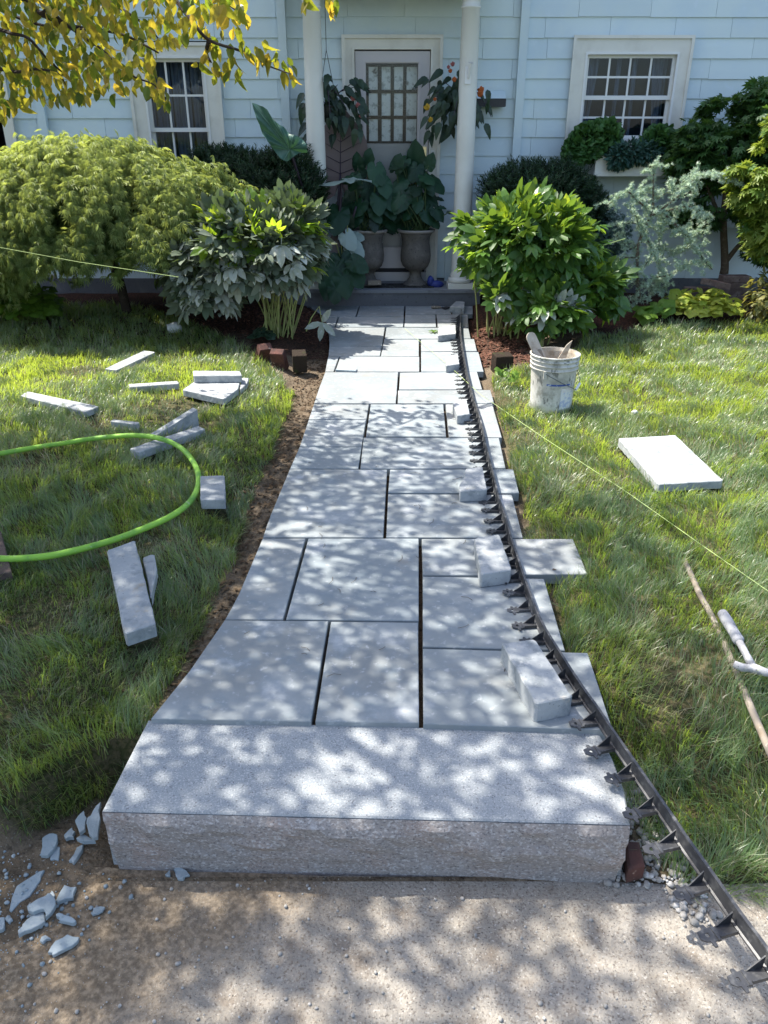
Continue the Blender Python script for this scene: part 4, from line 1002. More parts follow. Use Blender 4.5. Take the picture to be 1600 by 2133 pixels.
A = base + Vector(((rr(.24) + .008) * math.cos(e1), (rr(.24) + .008) * math.sin(e1), .252)); B_ = base + Vector(((rr(.24) + .008) * math.cos(e2), (rr(.24) + .008) * math.sin(e2), .24))
C_ = base + Vector((.115, -.125, .155)); D_ = base + Vector((.152, -.055, .172))
MB().tube([A, A + Vector((.02, -.012, -.012)), A.lerp(C_, .5) + Vector((0, -.03, 0)), C_], .0022, 6).build('handle', M['wire'], pl)
MB().tube([D_, D_ + Vector((.006, .03, .02)), B_], .0022, 6).build('handle', M['wire'], pl)
MB().tube([C_, D_], .008, 10).build('grip', M['white'], pl)
MB().box(A.x - .008, A.x + .012, A.y - .004, A.y + .006, A.z - .035, A.z + .012).build('handle_ear', M['bucket'], pl)
def board(name, label, p0, p1, width, th, tip, m, nrm):
    """flat wooden blade from p0 (in the pail) to p1 (its end), rounded or pointed end"""
    ax = (p1 - p0); L = ax.length; ax.normalize(); sdv = ax.cross(Vector(nrm)).normalized(); nn = sdv.cross(ax)
    if tip == 'round': out = [(-width, 0), (-width, L - width)] + [(-width * math.cos(a), L - width + width * math.sin(a)) for a in (R(30), R(60), R(90), R(120), R(150))] + [(width, L - width), (width, 0)]
    else: out = [(-width, 0), (-width, L * .55), (-width * .1, L * .9), (width * .75, L), (width, L * .6), (width, 0)]
    V = [p0 + sdv * a + ax * b + nn * s_ for s_ in (th, -th) for a, b in out]; n = len(out)
    F = [tuple(range(n)), tuple(range(n, 2 * n))[::-1]] + [(i, (i + 1) % n, n + (i + 1) % n, n + i)[::-1] for i in range(n)]
    return setp(mk(name, V, F, M[m], origin=p0), label, 'trowel')
fl = base + Vector((0, 0, .085))
board('wooden_float', 'round ended dusty wooden float sticking out of the pail to the left', fl + Vector((.035, -.03, .0)), base + Vector((-.158, .05, .455)), .032, .004, 'round', 'tool_wood', (.3, -1, .45))
board('pointed_blade', 'pale pointed tool blade sticking out of the pail to the right', fl + Vector((-.03, -.02, .02)), base + Vector((.07, -.02, .43)), .026, .003, 'point', 'tool_wood', (.2, -1, .3))
board('tool_handle', 'short brown tool handle inside the pail behind the pointed blade', fl + Vector((.02, .0, .02)), base + Vector((.045, .0, .352)), .016, .008, 'round', 'wood_dark', (0, -1, .3))
board('grey_paddle', 'thin grey paddle leaning inside the pail beside the round ended float', fl + Vector((.0, -.01, .02)), base + Vector((-.1, .03, .36)), .018, .004, 'round', 'wood', (.1, -1, .3))
FOOT.append([(base.x + .12 * math.cos(a), base.y + .12 * math.sin(a)) for a in np.linspace(0, 6.2, 14)])

# ---------------------------------------------------------------- hose, strings, tools
HP = [(-60, 955), (0, 945), (75, 932), (135, 923), (200, 913), (280, 907), (335, 914), (378, 934), (406, 968), (414, 1003), (400, 1040), (362, 1072), (300, 1101), (220, 1130), (120, 1155), (50, 1163), (0, 1164), (-60, 1160)]
hz_ = [.036, .034, .02, .03, .04, .062, .066, .042, .034, .03, .028, .03, .026, .03, .036, .034, .036, .034]
hp_ = catmull([G(x, y, z) for (x, y), z in zip(HP, hz_)], 6)
o = MB().tube(hp_, .0135, 12).build('garden_hose', M['hose'], smooth=True, origin=G(414, 1003, 0))
setp(o, 'bright green garden hose looping across the left lawn', 'hose')
A, B_ = W(-40, 508, 5.95), W(372, 577, 5.8)
setp(MB().tube([A, A.lerp(B_, .5) - Vector((0, 0, .012)), B_], .0023, 5).build('string_line', M['string'], origin=B_), 'yellow string stretched in front of the lacy maple to the left bush', 'string')
SPX = [(843, 684, .02), (938, 764, .012), (1000, 821, .03), (1130, 910, .05), (1300, 1021, .06), (1470, 1141, .06), (1600, 1231, .06), (1680, 1288, .06)]
setp(MB().tube([G(*p) for p in SPX], .0012, 5).build('string_line', M['string'], origin=G(1000, 821, 0)), 'yellow string running from the walk out over the right lawn', 'string')
A, B_ = W(1236, 517, 6.55), W(1302, 497, 6.75)
setp(MB().tube([A, B_], .004, 5).build('string_line', M['string'], origin=B_), 'short yellow string between the right bush and the blue cedar', 'string')
# claw tool: grip, shank, forked head
tl = thing('claw_tool', 'dusty grey hand tool with a forked claw head lying on the right lawn', 'hand tool', G(1560, 1390, .02))
g0, g1, s1, f0, f1 = G(1503, 1274, .05), G(1541, 1338, .05), G(1569, 1392, .045), G(1529, 1383, .05), G(1625, 1406, .05)
dv = (g1 - g0)
MB().tube([g0, g0 + dv * .06, g0 + dv * .3, g0 + dv * .7, g0 + dv * .94, g1], [.008, .0165, .0185, .0165, .018, .012], 12).build('grip', M['tool_white'], tl, smooth=True)
MB().tube([g1 - dv * .02, g1.lerp(s1, .5), s1], [.0115, .011, .0135], 10).build('shank', M['tool_white'], tl, smooth=True)
MB().tube([f0, f0.lerp(s1, .35) - Vector((0, .01, 0)), s1.lerp(f0, .2) - Vector((0, .004, 0)), s1, s1.lerp(f1, .4) - Vector((0, .006, 0)), f1], [.011, .013, .0125, .016, .013, .009], 10).build('claw', M['tool_white'], tl, smooth=True)
PP = [(1426, 1168), (1443, 1205), (1460, 1243), (1479, 1277), (1512, 1348), (1566, 1478), (1604, 1566), (1640, 1650)]
pz_ = [.002, .01, .014, .004, -.004, .002, .026, .032]
setp(MB().tube(catmull([G(x, y, z) for (x, y), z in zip(PP, pz_)], 3), .0105, 10).build('wooden_pole', M['wood'], smooth=True, origin=G(1512, 1348, 0)), 'weathered wooden pole half sunk in the right lawn beside the claw tool', 'pole')
P = [G(-30, 1105, .03), G(2, 1105, .03), G(24, 1190, .03), G(-20, 1200, .03)]
setp(MB().prism(P, .03, .003).build('wood_scrap', M['wood_dark'], origin=P[1]), 'dark wooden board end under the hose at the left edge', 'board')
# round white rock
c = G(364, 684, .03)
bv, bf = pebble_mesh(5)
def blob(c, s, seed, sub=2):
    import bmesh
    bm = bmesh.new(); bmesh.ops.create_icosphere(bm, subdivisions=sub, radius=1)
    V = [];
    for v in bm.verts:
        p = v.co.copy(); k = 1 + .22 * mnoise.noise(p * 1.3 + Vector((seed, 0, 0))) + .1 * mnoise.noise(p * 3.1 + Vector((0, seed, 0)))
        V.append(Vector((c[0] + p.x * k * s[0], c[1] + p.y * k * s[1], c[2] + p.z * k * s[2])))
    F = [tuple(v.index for v in f.verts) for f in bm.faces]; bm.free(); return V, F
V, F = blob(c, (.07, .055, .055), 3)
setp(mk('rock', V, F, M['rock'], origin=c, smooth=True), 'pale round rock in the grass left of the dusty bush', 'rock')
V, F = blob(G(1322, 858, .01), (.018, .014, .012), 8)
setp(mk('rock', V, F, M['rock'], origin=G(1322, 858, 0)), 'tiny pale stone in the sunny grass right of the pail', 'rock')
# bricks by the bushes
def brick(label, c, dims, rz, rx=0.0, m='brick', group=None, ry=0.0, name='brick'):
    mb = MB(); a, b, h = dims[0] / 2, dims[1] / 2, dims[2] / 2
    mb.prism([(-a, -b, h), (a, -b, h), (a, b, h), (-a, b, h)], 2 * h, .004)
    me = mesh_from('brick', mb.V, mb.F, M[m]); o = bpy.data.objects.new(name, me); o.location = c
    o.rotation_euler = (rx, ry, rz); COL.objects.link(o); WO[o.name] = Vector(c); return setp(o, label, 'brick', group)
brick('red brick set on a slant at the foot of the left bush', G(548, 738, .03), (.1, .06, .19), .5, .7)
brick('red brick end facing out below the left bush, right of the slanted one', G(582, 750, .03), (.1, .06, .17), -.2, .5)
brick('dark mossy brick standing at the corner of the left bed by the walk', G(624, 752, .03), (.1, .12, .13), .15, .15, m='moss_brick')
brick('dark mossy brick on end at the corner of the right bed', G(1046, 756, .03), (.13, .1, .13), .2, .1, m='moss_brick')
cbx = W(1525, 600, 7.55)
for k in range(5):
    brick(['bottom', 'second lowest', 'middle', 'second highest', 'top'][k] + ' grey brick of the stack under the green maple', (cbx.x + random.uniform(-.008, .008), 7.55, .065 + .058 * k), (.26, .12, .055), random.uniform(-.04, .04), m='brick_grey', group='bricks stacked under the green maple')
cb2 = W(1448, 590, 7.6)
for k in range(3):
    brick(['lowest', 'middle', 'uppermost'][k] + ' brick of the low pile between cedar and brick stack', (cb2.x + .03 * k - .02, 7.62, .065 + .056 * k), (.24, .1, .054), .05 * k, m='brick_grey', group='bricks in the low pile by the cedar')
cb3 = W(1590, 590, 7.7)
for k in range(3):
    brick(['bottom', 'middle', 'top'][k] + ' brick of the pile right of the stack, cut by the picture edge', (cb3.x + .1, 7.7, .065 + .056 * k), (.24, .1, .054), .02 * k, m='brick_grey', group='bricks in the pile at the picture edge')
brick('rough edging brick leaning left of the grey stack', W(1478, 588, 7.35), (.15, .045, .05), -.35, m='brick_grey', ry=.12)
brick('rough edging brick leaning against the front of the grey stack', W(1506, 594, 7.3), (.13, .045, .05), -.3, m='brick_grey', ry=.16)

# ---------------------------------------------------------------- things on the porch
def urn(px, py_, label):
    c = W(px, py_, 8.02); c.z = PORCH_Z
    k = 42.0 / FPX * (8.02 * CP - (.2) * SP); s_ = k       # rim radius
    u = thing('urn', label, 'urn', (c.x, 8.02, PORCH_Z), 'stone urns flanking the front door')
    h = (W(px, 477, 8.02).z - PORCH_Z)
    pr = [(.66, 0), (.66, .035), (.6, .05), (.5, .07), (.36, .13), (.3, .19), (.3, .24), (.36, .255), (.36, .275), (.48, .29), (.68, .35), (.79, .44), (.81, .54), (.77, .66), (.72, .77), (.75, .87), (.86, .94)]
    MB().lathe([(r_ * s_, z * h) for r_, z in pr], (c.x, 8.02, PORCH_Z), 32).build('bowl', M['urn'], u, smooth=True)
    MB().lathe([(.86 * s_, .94 * h), (.97 * s_, .955 * h), (1.0 * s_, .97 * h), (1.0 * s_, .99 * h), (.95 * s_, h), (.8 * s_, .99 * h), (.76 * s_, .93 * h)], (c.x, 8.02, PORCH_Z), 32).build('rim', M['urn_rim'], u, smooth=True)
    return c, h, s_
uL = urn(769, 585, 'left stone urn below the glass door, planted with large green leaves')
uR = urn(865, 585, 'right stone urn before the door casing, planted with large green leaves')
P = [W(735, 598, YF + .1), W(935, 598, YF + .1)]
setp(MB().box(P[0].x + .1, P[1].x - .15, YF + .1, YF + .3, PORCH_Z + .001, PORCH_Z + .012).build('doormat', M['mat'], origin=(P[0].lerp(P[1], .5).x, YF + .2, PORCH_Z)), 'black door mat on the porch between the urns and the step edge', 'doormat')
brick('half brick lying on the porch edge in front of the left urn', W(780, 591, YF + .09) + Vector((0, 0, .014)), (.13, .07, .04), .1, m='wood', name='brick')
V, F = blob(W(908, 592, YF + .17), (.075, .05, .042), 2)
shoe = thing('rubber_clog', 'dark blue rubber clog on the porch floor beside the right column', 'shoe', W(908, 600, YF + .17))
mk('sole', V, F, M['shoe'], shoe, smooth=True)
V, F = blob(W(897, 586, YF + .17), (.035, .04, .055), 4)
mk('upper', V, F, M['shoe'], shoe, smooth=True)
# pointing trowel on the walk by the porch
tr_ = thing('pointing_trowel', 'small pointing trowel lying on the walk just below the porch step', 'trowel', G(920, 640, 0))
MB().tube([G(899, 640, .015), G(906, 640, .017), G(918, 639.5, .016)], [.012, .015, .01], 8).build('handle', M['wood'], tr_)
MB().prism([G(919, 640, .014), G(930, 638, .014), G(940, 638.5, .014), G(928, 643, .014)], .006, .001).build('blade', M['metal_dark'], tr_)
# mailbox on the wall
mx0, mx1 = W(955, 215, YS).x, W(1050, 215, YS).x; mz0, mz1 = W(1030, 223, YS).z, W(1030, 207, YS).z
mbx = thing('mailbox', 'black wall mailbox with a pale lid, half hidden by the right column', 'mailbox', ((mx0 + mx1) / 2, YS - .05, mz0))
MB().box(mx0, mx1, YS - .13, YS - .022, mz0, mz1).build('body', M['metal_dark'], mbx)
V = [(mx0, YS - .135, mz1 + .002), (mx1, YS - .135, mz1 + .002), (mx1, YS - .025, mz1 + .07), (mx0, YS - .025, mz1 + .07), (mx0, YS - .022, mz1 + .002), (mx1, YS - .022, mz1 + .002)]
mk('lid', V, [(0, 1, 2, 3), (0, 3, 4), (1, 5, 2), (0, 4, 5, 1), (3, 2, 5, 4)], M['siding'], mbx)
# window box
bx0, bx1 = W(1236, 350, 8.1).x, W(1412, 350, 8.1).x; bz1, bz0 = W(1320, 325, 8.05).z, W(1320, 364, 8.05).z
wb = thing('window_box', 'long cream window box fixed under the right window, overgrown with green plants', 'window box', ((bx0 + bx1) / 2, 8.1, bz0))
mb = MB(); mb.box(bx0, bx1, 8.03, 8.05, bz0, bz1); mb.box(bx0, bx1, 8.27, 8.29, bz0, bz1); mb.box(bx0, bx0 + .02, 8.05, 8.27, bz0, bz1); mb.box(bx1 - .02, bx1, 8.05, 8.27, bz0, bz1); mb.box(bx0 + .02, bx1 - .02, 8.05, 8.27, bz0, bz0 + .02)
mb.build('trough', M['trim'], wb)
mb = MB(); mb.box(bx0 - .01, bx1 + .01, 8.015, 8.03, bz0 - .012, bz0 + .02); mb.box(bx0 - .008, bx1 + .008, 8.018, 8.03, bz1 - .03, bz1); mb.build('moulding', M['trim'], wb)
MB().box(bx0 + .02, bx1 - .02, 8.05, 8.27, bz1 - .06, bz1 - .03).build('soil', M['soil'], wb)

# ================================================================ PLANTS
def ovate(L, Wd, fold=.18, droop=.25, ws=((.2, .72), (.48, 1.0), (.78, .7)), ox=0.0, oy=0.0, ang=0.0, oz=0.0):
    """leaf blade along +y, face +z: base, rows of three, tip"""
    V = [(0, 0, 0)]
    for y, w in ws:
        z = -droop * L * y * y
        V += [(-w * Wd / 2, y * L, z + fold * w * Wd / 2), (0, y * L, z), (w * Wd / 2, y * L, z + fold * w * Wd / 2)]
    V.append((0, L, -droop * L))
    n = len(ws); F = [(0, 2, 1), (0, 3, 2)]
    for i in range(n - 1):
        a = 1 + 3 * i; b = a + 3
        F += [(a, a + 1, b + 1), (a, b + 1, b), (a + 1, a + 2, b + 2), (a + 1, b + 2, b + 1)]
    a = 1 + 3 * (n - 1); t_ = len(V) - 1
    F += [(a, a + 1, t_), (a + 1, a + 2, t_)]
    V = np.array(V); c, s = math.cos(ang), math.sin(ang)
    V = np.stack([V[:, 0] * c - V[:, 1] * s + ox, V[:, 0] * s + V[:, 1] * c + oy, V[:, 2] + oz], 1)
    return V, np.array(F)
def join(parts):
    Vs, Fs, b = [], [], 0
    for V, F in parts: Vs.append(V); Fs.append(F + b); b += len(V)
    return np.concatenate(Vs), np.concatenate(Fs)
def rot(axis, nrm, loc, s=1.0):
    Rm = frames(np.array([axis], float), np.array([nrm], float))[0]
    Mx = Matrix([[*Rm[0]], [*Rm[1]], [*Rm[2]]]).to_4x4()
    return Matrix.Translation(Vector(loc)) @ Mx @ Matrix.Scale(s, 4)
def nrand(n, s=1.0): return RNG.normal(size=(n, 3)) * s
Z3 = np.array([0, 0, 1.0])

# ---- peonies: compound leaves, each an object; a filling of small inner leaves
def peony_leaf(seed, k=5):
    r_ = random.Random(seed); parts = []
    L = .125
    parts.append(ovate(L, .06, .2, r_.uniform(.15, .4), oy=.075))
    for sgn in (-1, 1):
        parts.append(ovate(L * r_.uniform(.8, .95), .056, .2, r_.uniform(.2, .5), ox=sgn * .004, oy=.06, ang=-sgn * r_.uniform(.55, .85), oz=-.004))
        if k > 3: parts.append(ovate(L * r_.uniform(.6, .8), .05, .2, r_.uniform(.2, .5), ox=sgn * .004, oy=.03, ang=-sgn * r_.uniform(1.0, 1.4), oz=-.008))
    parts.append((np.array([(-.002, 0, 0), (.002, 0, 0), (.002, .08, 0), (-.002, .08, 0)]), np.array([(0, 1, 2), (0, 2, 3)])))
    return join(parts)
PEO = [peony_leaf(i, 5 if i % 2 else 3) for i in range(6)]
def peony_meshes(mname): return [mesh_from('leaf', V, F, M[mname]) for V, F in PEO]
PM_D, PM_G, PM_T = peony_meshes('lf_peony_dust'), peony_meshes('lf_peony'), peony_meshes('lf_peony_top')
def bush_points(n, c, r, lo=-0.55):
    u = nrand(n * 3); u /= np.linalg.norm(u, axis=1, keepdims=True)
    u = u[(u[:, 2] > lo)][:n]
    k = RNG.uniform(.72, 1.04, len(u)) * (1 + .14 * (vnoise(u[:, 0] * 2 + u[:, 2], u[:, 1] * 2, 2.2) - .5) * 2)
    return u, np.array(c) + u * np.array(r) * k[:, None]
def peony(t_, blobs, chooser, stems, sbase, sspread, stop, smat):
    for (c, r, n, lo) in blobs:
        u, P = bush_points(n, c, r, lo)
        ax = u * np.array([1, 1, .25]) + nrand(len(u), .3); ax[:, 2] += np.where(u[:, 2] > .45, .55, -.35)
        nr = u * .5 + Z3 * .8 + nrand(len(u), .25)
        up_ = (u[:, 2] > .5) & (RNG.random(len(u)) < .75); nr[up_] = np.array([-.2, -1, .3]) + nrand(int(up_.sum()), .4); ax[up_, 2] += .6
        Rm = frames(ax, nr)
        for i in range(len(u)):
            me = chooser(u[i], P[i]); s_ = RNG.uniform(.6, 1.2)
            Mx = Matrix([[*Rm[i][0]], [*Rm[i][1]], [*Rm[i][2]]]).to_4x4()
            base_ = P[i] - Rm[i][:, 1] * .09 * s_
            link('leaf', me, Matrix.Translation(Vector(base_)) @ Mx @ Matrix.Scale(s_, 4), t_)
        n2 = int(n * 1.5)
        u, P = bush_points(n2, c, np.array(r) * .8, max(lo, -.6)); bv, bt = PEO[1]
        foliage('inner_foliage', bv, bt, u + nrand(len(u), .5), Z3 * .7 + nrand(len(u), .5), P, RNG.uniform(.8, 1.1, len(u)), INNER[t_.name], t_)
    for i in range(stems):
        b_ = Vector(sbase) + Vector((random.gauss(0, .075), random.gauss(0, .07), 0)); a_ = random.uniform(0, 6.28); rr_ = sspread * random.uniform(.2, 1)
        e_ = b_ + Vector((rr_ * math.cos(a_) + random.uniform(-.04, .04), rr_ * math.sin(a_) * .7, stop * random.uniform(.85, 1.1)))
        m_ = b_.lerp(e_, .5) + Vector((random.uniform(-.015, .015), 0, .02))
        MB().tube([b_ - Vector((0, 0, .03)), m_, e_], [.0065, .0055, .004], 5).build('stem', M[smat], t_)
INNER = {}
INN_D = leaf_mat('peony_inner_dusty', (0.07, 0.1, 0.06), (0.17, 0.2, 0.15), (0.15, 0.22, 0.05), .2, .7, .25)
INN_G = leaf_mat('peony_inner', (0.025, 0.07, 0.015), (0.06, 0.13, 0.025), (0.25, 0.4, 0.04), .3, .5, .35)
pL = thing('peony_bush', 'dust covered leafy bush with bright green top on bare stems, left of the walk', 'bush', G(590, 700, 0))
INNER[pL.name] = INN_D
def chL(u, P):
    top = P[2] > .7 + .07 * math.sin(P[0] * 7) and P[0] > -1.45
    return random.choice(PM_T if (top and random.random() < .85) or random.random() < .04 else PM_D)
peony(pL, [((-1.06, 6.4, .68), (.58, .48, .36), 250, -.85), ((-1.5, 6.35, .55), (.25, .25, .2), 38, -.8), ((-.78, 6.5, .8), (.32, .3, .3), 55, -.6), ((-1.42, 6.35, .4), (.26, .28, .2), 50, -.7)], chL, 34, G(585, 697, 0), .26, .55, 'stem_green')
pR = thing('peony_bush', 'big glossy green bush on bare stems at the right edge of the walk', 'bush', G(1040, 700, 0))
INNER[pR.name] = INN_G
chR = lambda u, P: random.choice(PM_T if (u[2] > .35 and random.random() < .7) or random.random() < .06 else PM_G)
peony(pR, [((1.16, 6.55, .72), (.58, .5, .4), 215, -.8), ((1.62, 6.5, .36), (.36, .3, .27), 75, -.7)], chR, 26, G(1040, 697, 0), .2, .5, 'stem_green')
pS = thing('peony_bush', 'low pale leaved clump at the foot of the big green bush, behind the pail', 'bush', G(1105, 715, 0))
INNER[pS.name] = INN_G
PM_P = peony_meshes('lf_peony_dust')
peony(pS, [((1.3, 6.12, .26), (.3, .2, .18), 46, -.6), ((.92, 6.18, .36), (.1, .1, .08), 10, -.3)], lambda u, P: random.choice(PM_D if random.random() < .45 else PM_G), 6, G(1120, 715, 0), .15, .22, 'stem_green')
# snapped sprig beside the walk
sp = thing('bent_sprig', 'snapped pale leaf sprig bending over the edge of the walk by the left bush', 'sprig', G(640, 695, 0))
k0, k1, k2 = W(638, 690, 6.3), W(665, 638, 6.3), W(671, 672, 6.25)
MB().tube([k0, k0.lerp(k1, .5) + Vector((-.01, 0, .01)), k1, k2], [.006, .005, .004, .003], 5).build('stem', M['stem_green'], sp)
for dx, dz in ((-1, -.25), (-.15, -1), (.9, -.8), (.3, .5)):
    V, F = ovate(.15, .055, .15, .15)
    link('leaf', mesh_from('leaf', V, F, M['lf_peony_dust']), rot((dx, -.3, dz), (.1, -1, .6), k2), sp)
# sprig with flat leaves on the walk near the edging
wd = thing('weed_sprig', 'little weed lying on the sunlit walk left of a pale block', 'weed', G(900, 690, 0))
for a_ in range(7):
    V, F = ovate(.055, .02, .1, .1); an = a_ * .95
    link('leaf', mesh_from('leaf', V, F, M['lf_lime']), rot((math.cos(an), math.sin(an), .15), (0, 0, 1), G(903, 690, .012)), wd)

# ---- laceleaf maple: cascading mound
def palmate(n, L, w, spread, droop=.25, taper=True):
    parts = []
    for i in range(n):
        a = -spread / 2 + spread * i / (n - 1); l = L * (1 - .38 * abs(a) / (spread / 2))
        V = np.array([(0, 0, 0), (-w / 2, l * .5, .001 - droop * l * .2), (0, l, -droop * l), (w / 2, l * .5, .001 - droop * l * .2)])
        c, s = math.cos(a), math.sin(a)
        V = np.stack([V[:, 0] * c + V[:, 1] * s, -V[:, 0] * s + V[:, 1] * c, V[:, 2]], 1)
        parts.append((V, np.array([(0, 2, 1), (0, 3, 2)])))
    return join(parts)
mt = thing('laceleaf_maple', 'wide cascading mound of feathery lacy leaved maple before the left window', 'tree', W(262, 560, 7.2) * 1.0)
mt.location.z = 0; WO[mt.name].z = 0
LC, LR = np.array([-2.5, 7.0, .78]), np.array([1.5, .82, .66])
bv, bt = palmate(7, .062, .0062, 2.6, .45)
T, AX, NR, TI = [], [], [], []
for k in range(440):
    a = RNG.uniform(0, 2 * math.pi); e = math.asin(RNG.uniform(-.12, 1)); rr_ = RNG.uniform(.86, 1.03)
    u = np.array([math.cos(a) * math.cos(e), math.sin(a) * math.cos(e), math.sin(e)])
    c = LC + u * LR * rr_
    if 405 <= k < 425: c = np.array([-2.55 + RNG.normal() * .4, 6.35 + RNG.normal() * .12, RNG.uniform(.62, .85)])
    elif k >= 330:      # skirts that hang lower at both sides
        c = np.array([-3.55 + RNG.normal() * .35, 6.85 + RNG.normal() * .3, RNG.uniform(.42, .8)]) if k < 405 else np.array([-1.55 + RNG.normal() * .2, 7.0 + RNG.normal() * .2, RNG.uniform(.35, .75)])
        e = 0.1
    if c[0] > -1.35 and c[2] > 1.3 - .55 * (c[0] + 1.35): c[2] -= .12
    n = int(RNG.integers(78, 124)); out = np.array([u[0], u[1] * 1.2, 0]); out /= np.linalg.norm(out) + 1e-6
    s_ = RNG.random(n)          # along an arching twig that droops outward
    P = c + out * (s_ * .26 - .06)[:, None] + Z3 * (.04 - .2 * s_ ** 2)[:, None] + nrand(n, .035)
    T.append(P); AX.append(out * .8 - Z3 * (.25 + .9 * s_)[:, None] + nrand(n, .4)); NR.append(Z3 * .9 + out * .5 + nrand(n, .3)); TI.append(np.clip(RNG.normal(.3 + .45 * e, .2, n), 0, 1))  # tint climbs with height, so the sunlit top is painted into leaf colour
T, AX, NR, TI = map(np.concatenate, (T, AX, NR, TI))
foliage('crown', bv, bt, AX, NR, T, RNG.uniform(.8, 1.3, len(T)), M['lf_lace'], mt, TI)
n = 3200; u = nrand(n); u /= np.linalg.norm(u, axis=1, keepdims=True); u[:, 2] = np.abs(u[:, 2]) * 1.0 - .12
P = LC + u * LR * np.array([.93, .9, .84]) * RNG.uniform(.7, 1, n)[:, None]
foliage('inner_foliage', bv, bt, u - Z3 * .6 + nrand(n, .5), Z3 + u + nrand(n, .4), P, RNG.uniform(1.3, 2.0, n), M['lf_lace'], mt, RNG.random(n) * .15)  # lowest tints: shade inside the mound put into the leaf colour
b0 = Vector((W(255, 575, 7.2).x, 7.2, 0))
tr = MB().tube(catmull([b0, b0 + Vector((-.03, 0, .3)), b0 + Vector((-.08, 0, .6)), b0 + Vector((-.05, 0, .95))], 4), .045, 8).build('trunk', M['bark_dark'], mt, smooth=True)
for k in range(9):
    a = k * .7 + .2; s0 = b0 + Vector((-.07, 0, .6 + .03 * k)); e_ = Vector(LC) + Vector((math.cos(a) * 1.15, math.sin(a) * .6, .3 + .1 * math.sin(k * 3)))
    MB().tube(catmull([s0, s0.lerp(e_, .5) + Vector((0, 0, .18)), e_], 4), [.022] * 4 + [.014] * 4 + [.008], 6).build('branch', M['bark_dark'], mt, smooth=True)

# ---- yews
def sprig_mesh(n, L, l, w):
    V, F = [], []
    for i in range(n):
        a = i * 2.4; y = L * (.1 + .9 * i / n); b = len(V)
        d = np.array([math.cos(a) * .8, .65, math.sin(a) * .8]); d /= np.linalg.norm(d); s = np.cross(d, [0, 1, 0]); s /= np.linalg.norm(s) + 1e-9
        p = np.array([0, y, 0]); V += [p - s * w / 2, p + s * w / 2, p + d * l]; F.append((b, b + 1, b + 2))
    return np.array(V), np.array(F)
YV, YT = sprig_mesh(16, .09, .03, .008)
def yew(label, blobs, n):
    c0 = blobs[0][0]; t_ = thing('yew_shrub', label, 'shrub', (c0[0], c0[1], 0))
    T, AX = [], []
    for c, r in blobs:
        m = n
        u = nrand(m * 2); u /= np.linalg.norm(u, axis=1, keepdims=True); u = u[u[:, 2] > -.7][:m]
        k = RNG.uniform(.75, 1.0, len(u)) * (1 + .3 * (vnoise(u[:, 0] * 3, u[:, 2] * 3 + u[:, 1], 2.0) - .5))
        T.append(np.array(c) + u * np.array(r) * k[:, None]); AX.append(u * .8 + Z3 * .6 + nrand(len(u), .3))
    T, AX = np.concatenate(T), np.concatenate(AX)
    foliage('foliage', YV, YT, AX, nrand(len(T)), T, RNG.uniform(.8, 1.4, len(T)), M['lf_yew'], t_)
    for k in range(3): MB().tube([(c0[0] + .06 * k - .06, c0[1], 0), (c0[0] + .15 * k - .15, c0[1], c0[2])], [.03, .015], 6).build('trunk', M['bark_dark'], t_)
def c_at(px, py, y): p = W(px, py, y); return np.array(p)
yew('dark green yew shrub behind the big glossy bush, under the right window', [(c_at(1115, 405, 7.75), (.5, .35, .24)), (c_at(1120, 460, 7.75), (.48, .36, .34)), (c_at(1190, 455, 7.8), (.3, .3, .3)), (c_at(1110, 540, 7.7), (.5, .3, .4))], 1900)
yew('very dark yew shrub between the lacy maple and the left column', [(c_at(560, 405, 7.8), (.4, .3, .32)), (c_at(470, 372, 7.95), (.38, .22, .22)), (c_at(610, 430, 7.7), (.28, .3, .5)), (c_at(540, 520, 7.7), (.5, .3, .45))], 1700)

# ---- blue cedar
cd = thing('blue_cedar', 'sparse pale blue green weeping cedar with arching branches before the right wall', 'tree', (W(1330, 600, 7.0).x, 7.0, 0))
CD = [([(1332, 625), (1328, 587), (1330, 510), (1358, 441), (1361, 372), (1362, 344)], .02), ([(1358, 441), (1325, 416), (1308, 400), (1285, 415), (1267, 426)], .009),
      ([(1358, 450), (1407, 414), (1435, 383), (1462, 367), (1498, 364), (1537, 382)], .01), ([(1380, 440), (1416, 477), (1438, 499), (1460, 532), (1484, 562)], .012),
      ([(1385, 440), (1435, 430), (1462, 441), (1484, 456)], .008), ([(1336, 504), (1314, 518), (1290, 495), (1285, 490)], .008), ([(1330, 537), (1297, 537), (1275, 548)], .008),
      ([(1438, 499), (1420, 522), (1385, 521), (1374, 519)], .006), ([(1358, 578), (1394, 573), (1424, 557), (1455, 541)], .008), ([(1340, 470), (1318, 465), (1292, 468)], .006),
      ([(1360, 420), (1388, 402), (1402, 394)], .006), ([(1340, 560), (1352, 540), (1362, 522)], .006), ([(1416, 477), (1440, 488), (1462, 482)], .005), ([(1335, 590), (1365, 600), (1390, 598)], .007),
      ([(1325, 416), (1338, 400), (1330, 393)], .005), ([(1361, 400), (1345, 388)], .005), ([(1330, 560), (1308, 575), (1300, 600)], .007), ([(1350, 500), (1375, 560), (1370, 600)], .007),
      ([(1330, 470), (1322, 440), (1315, 425)], .006), ([(1370, 430), (1380, 460), (1372, 500)], .007), ([(1435, 383), (1455, 352)], .005)]
T, AX = [], []
rc = random.Random(2)
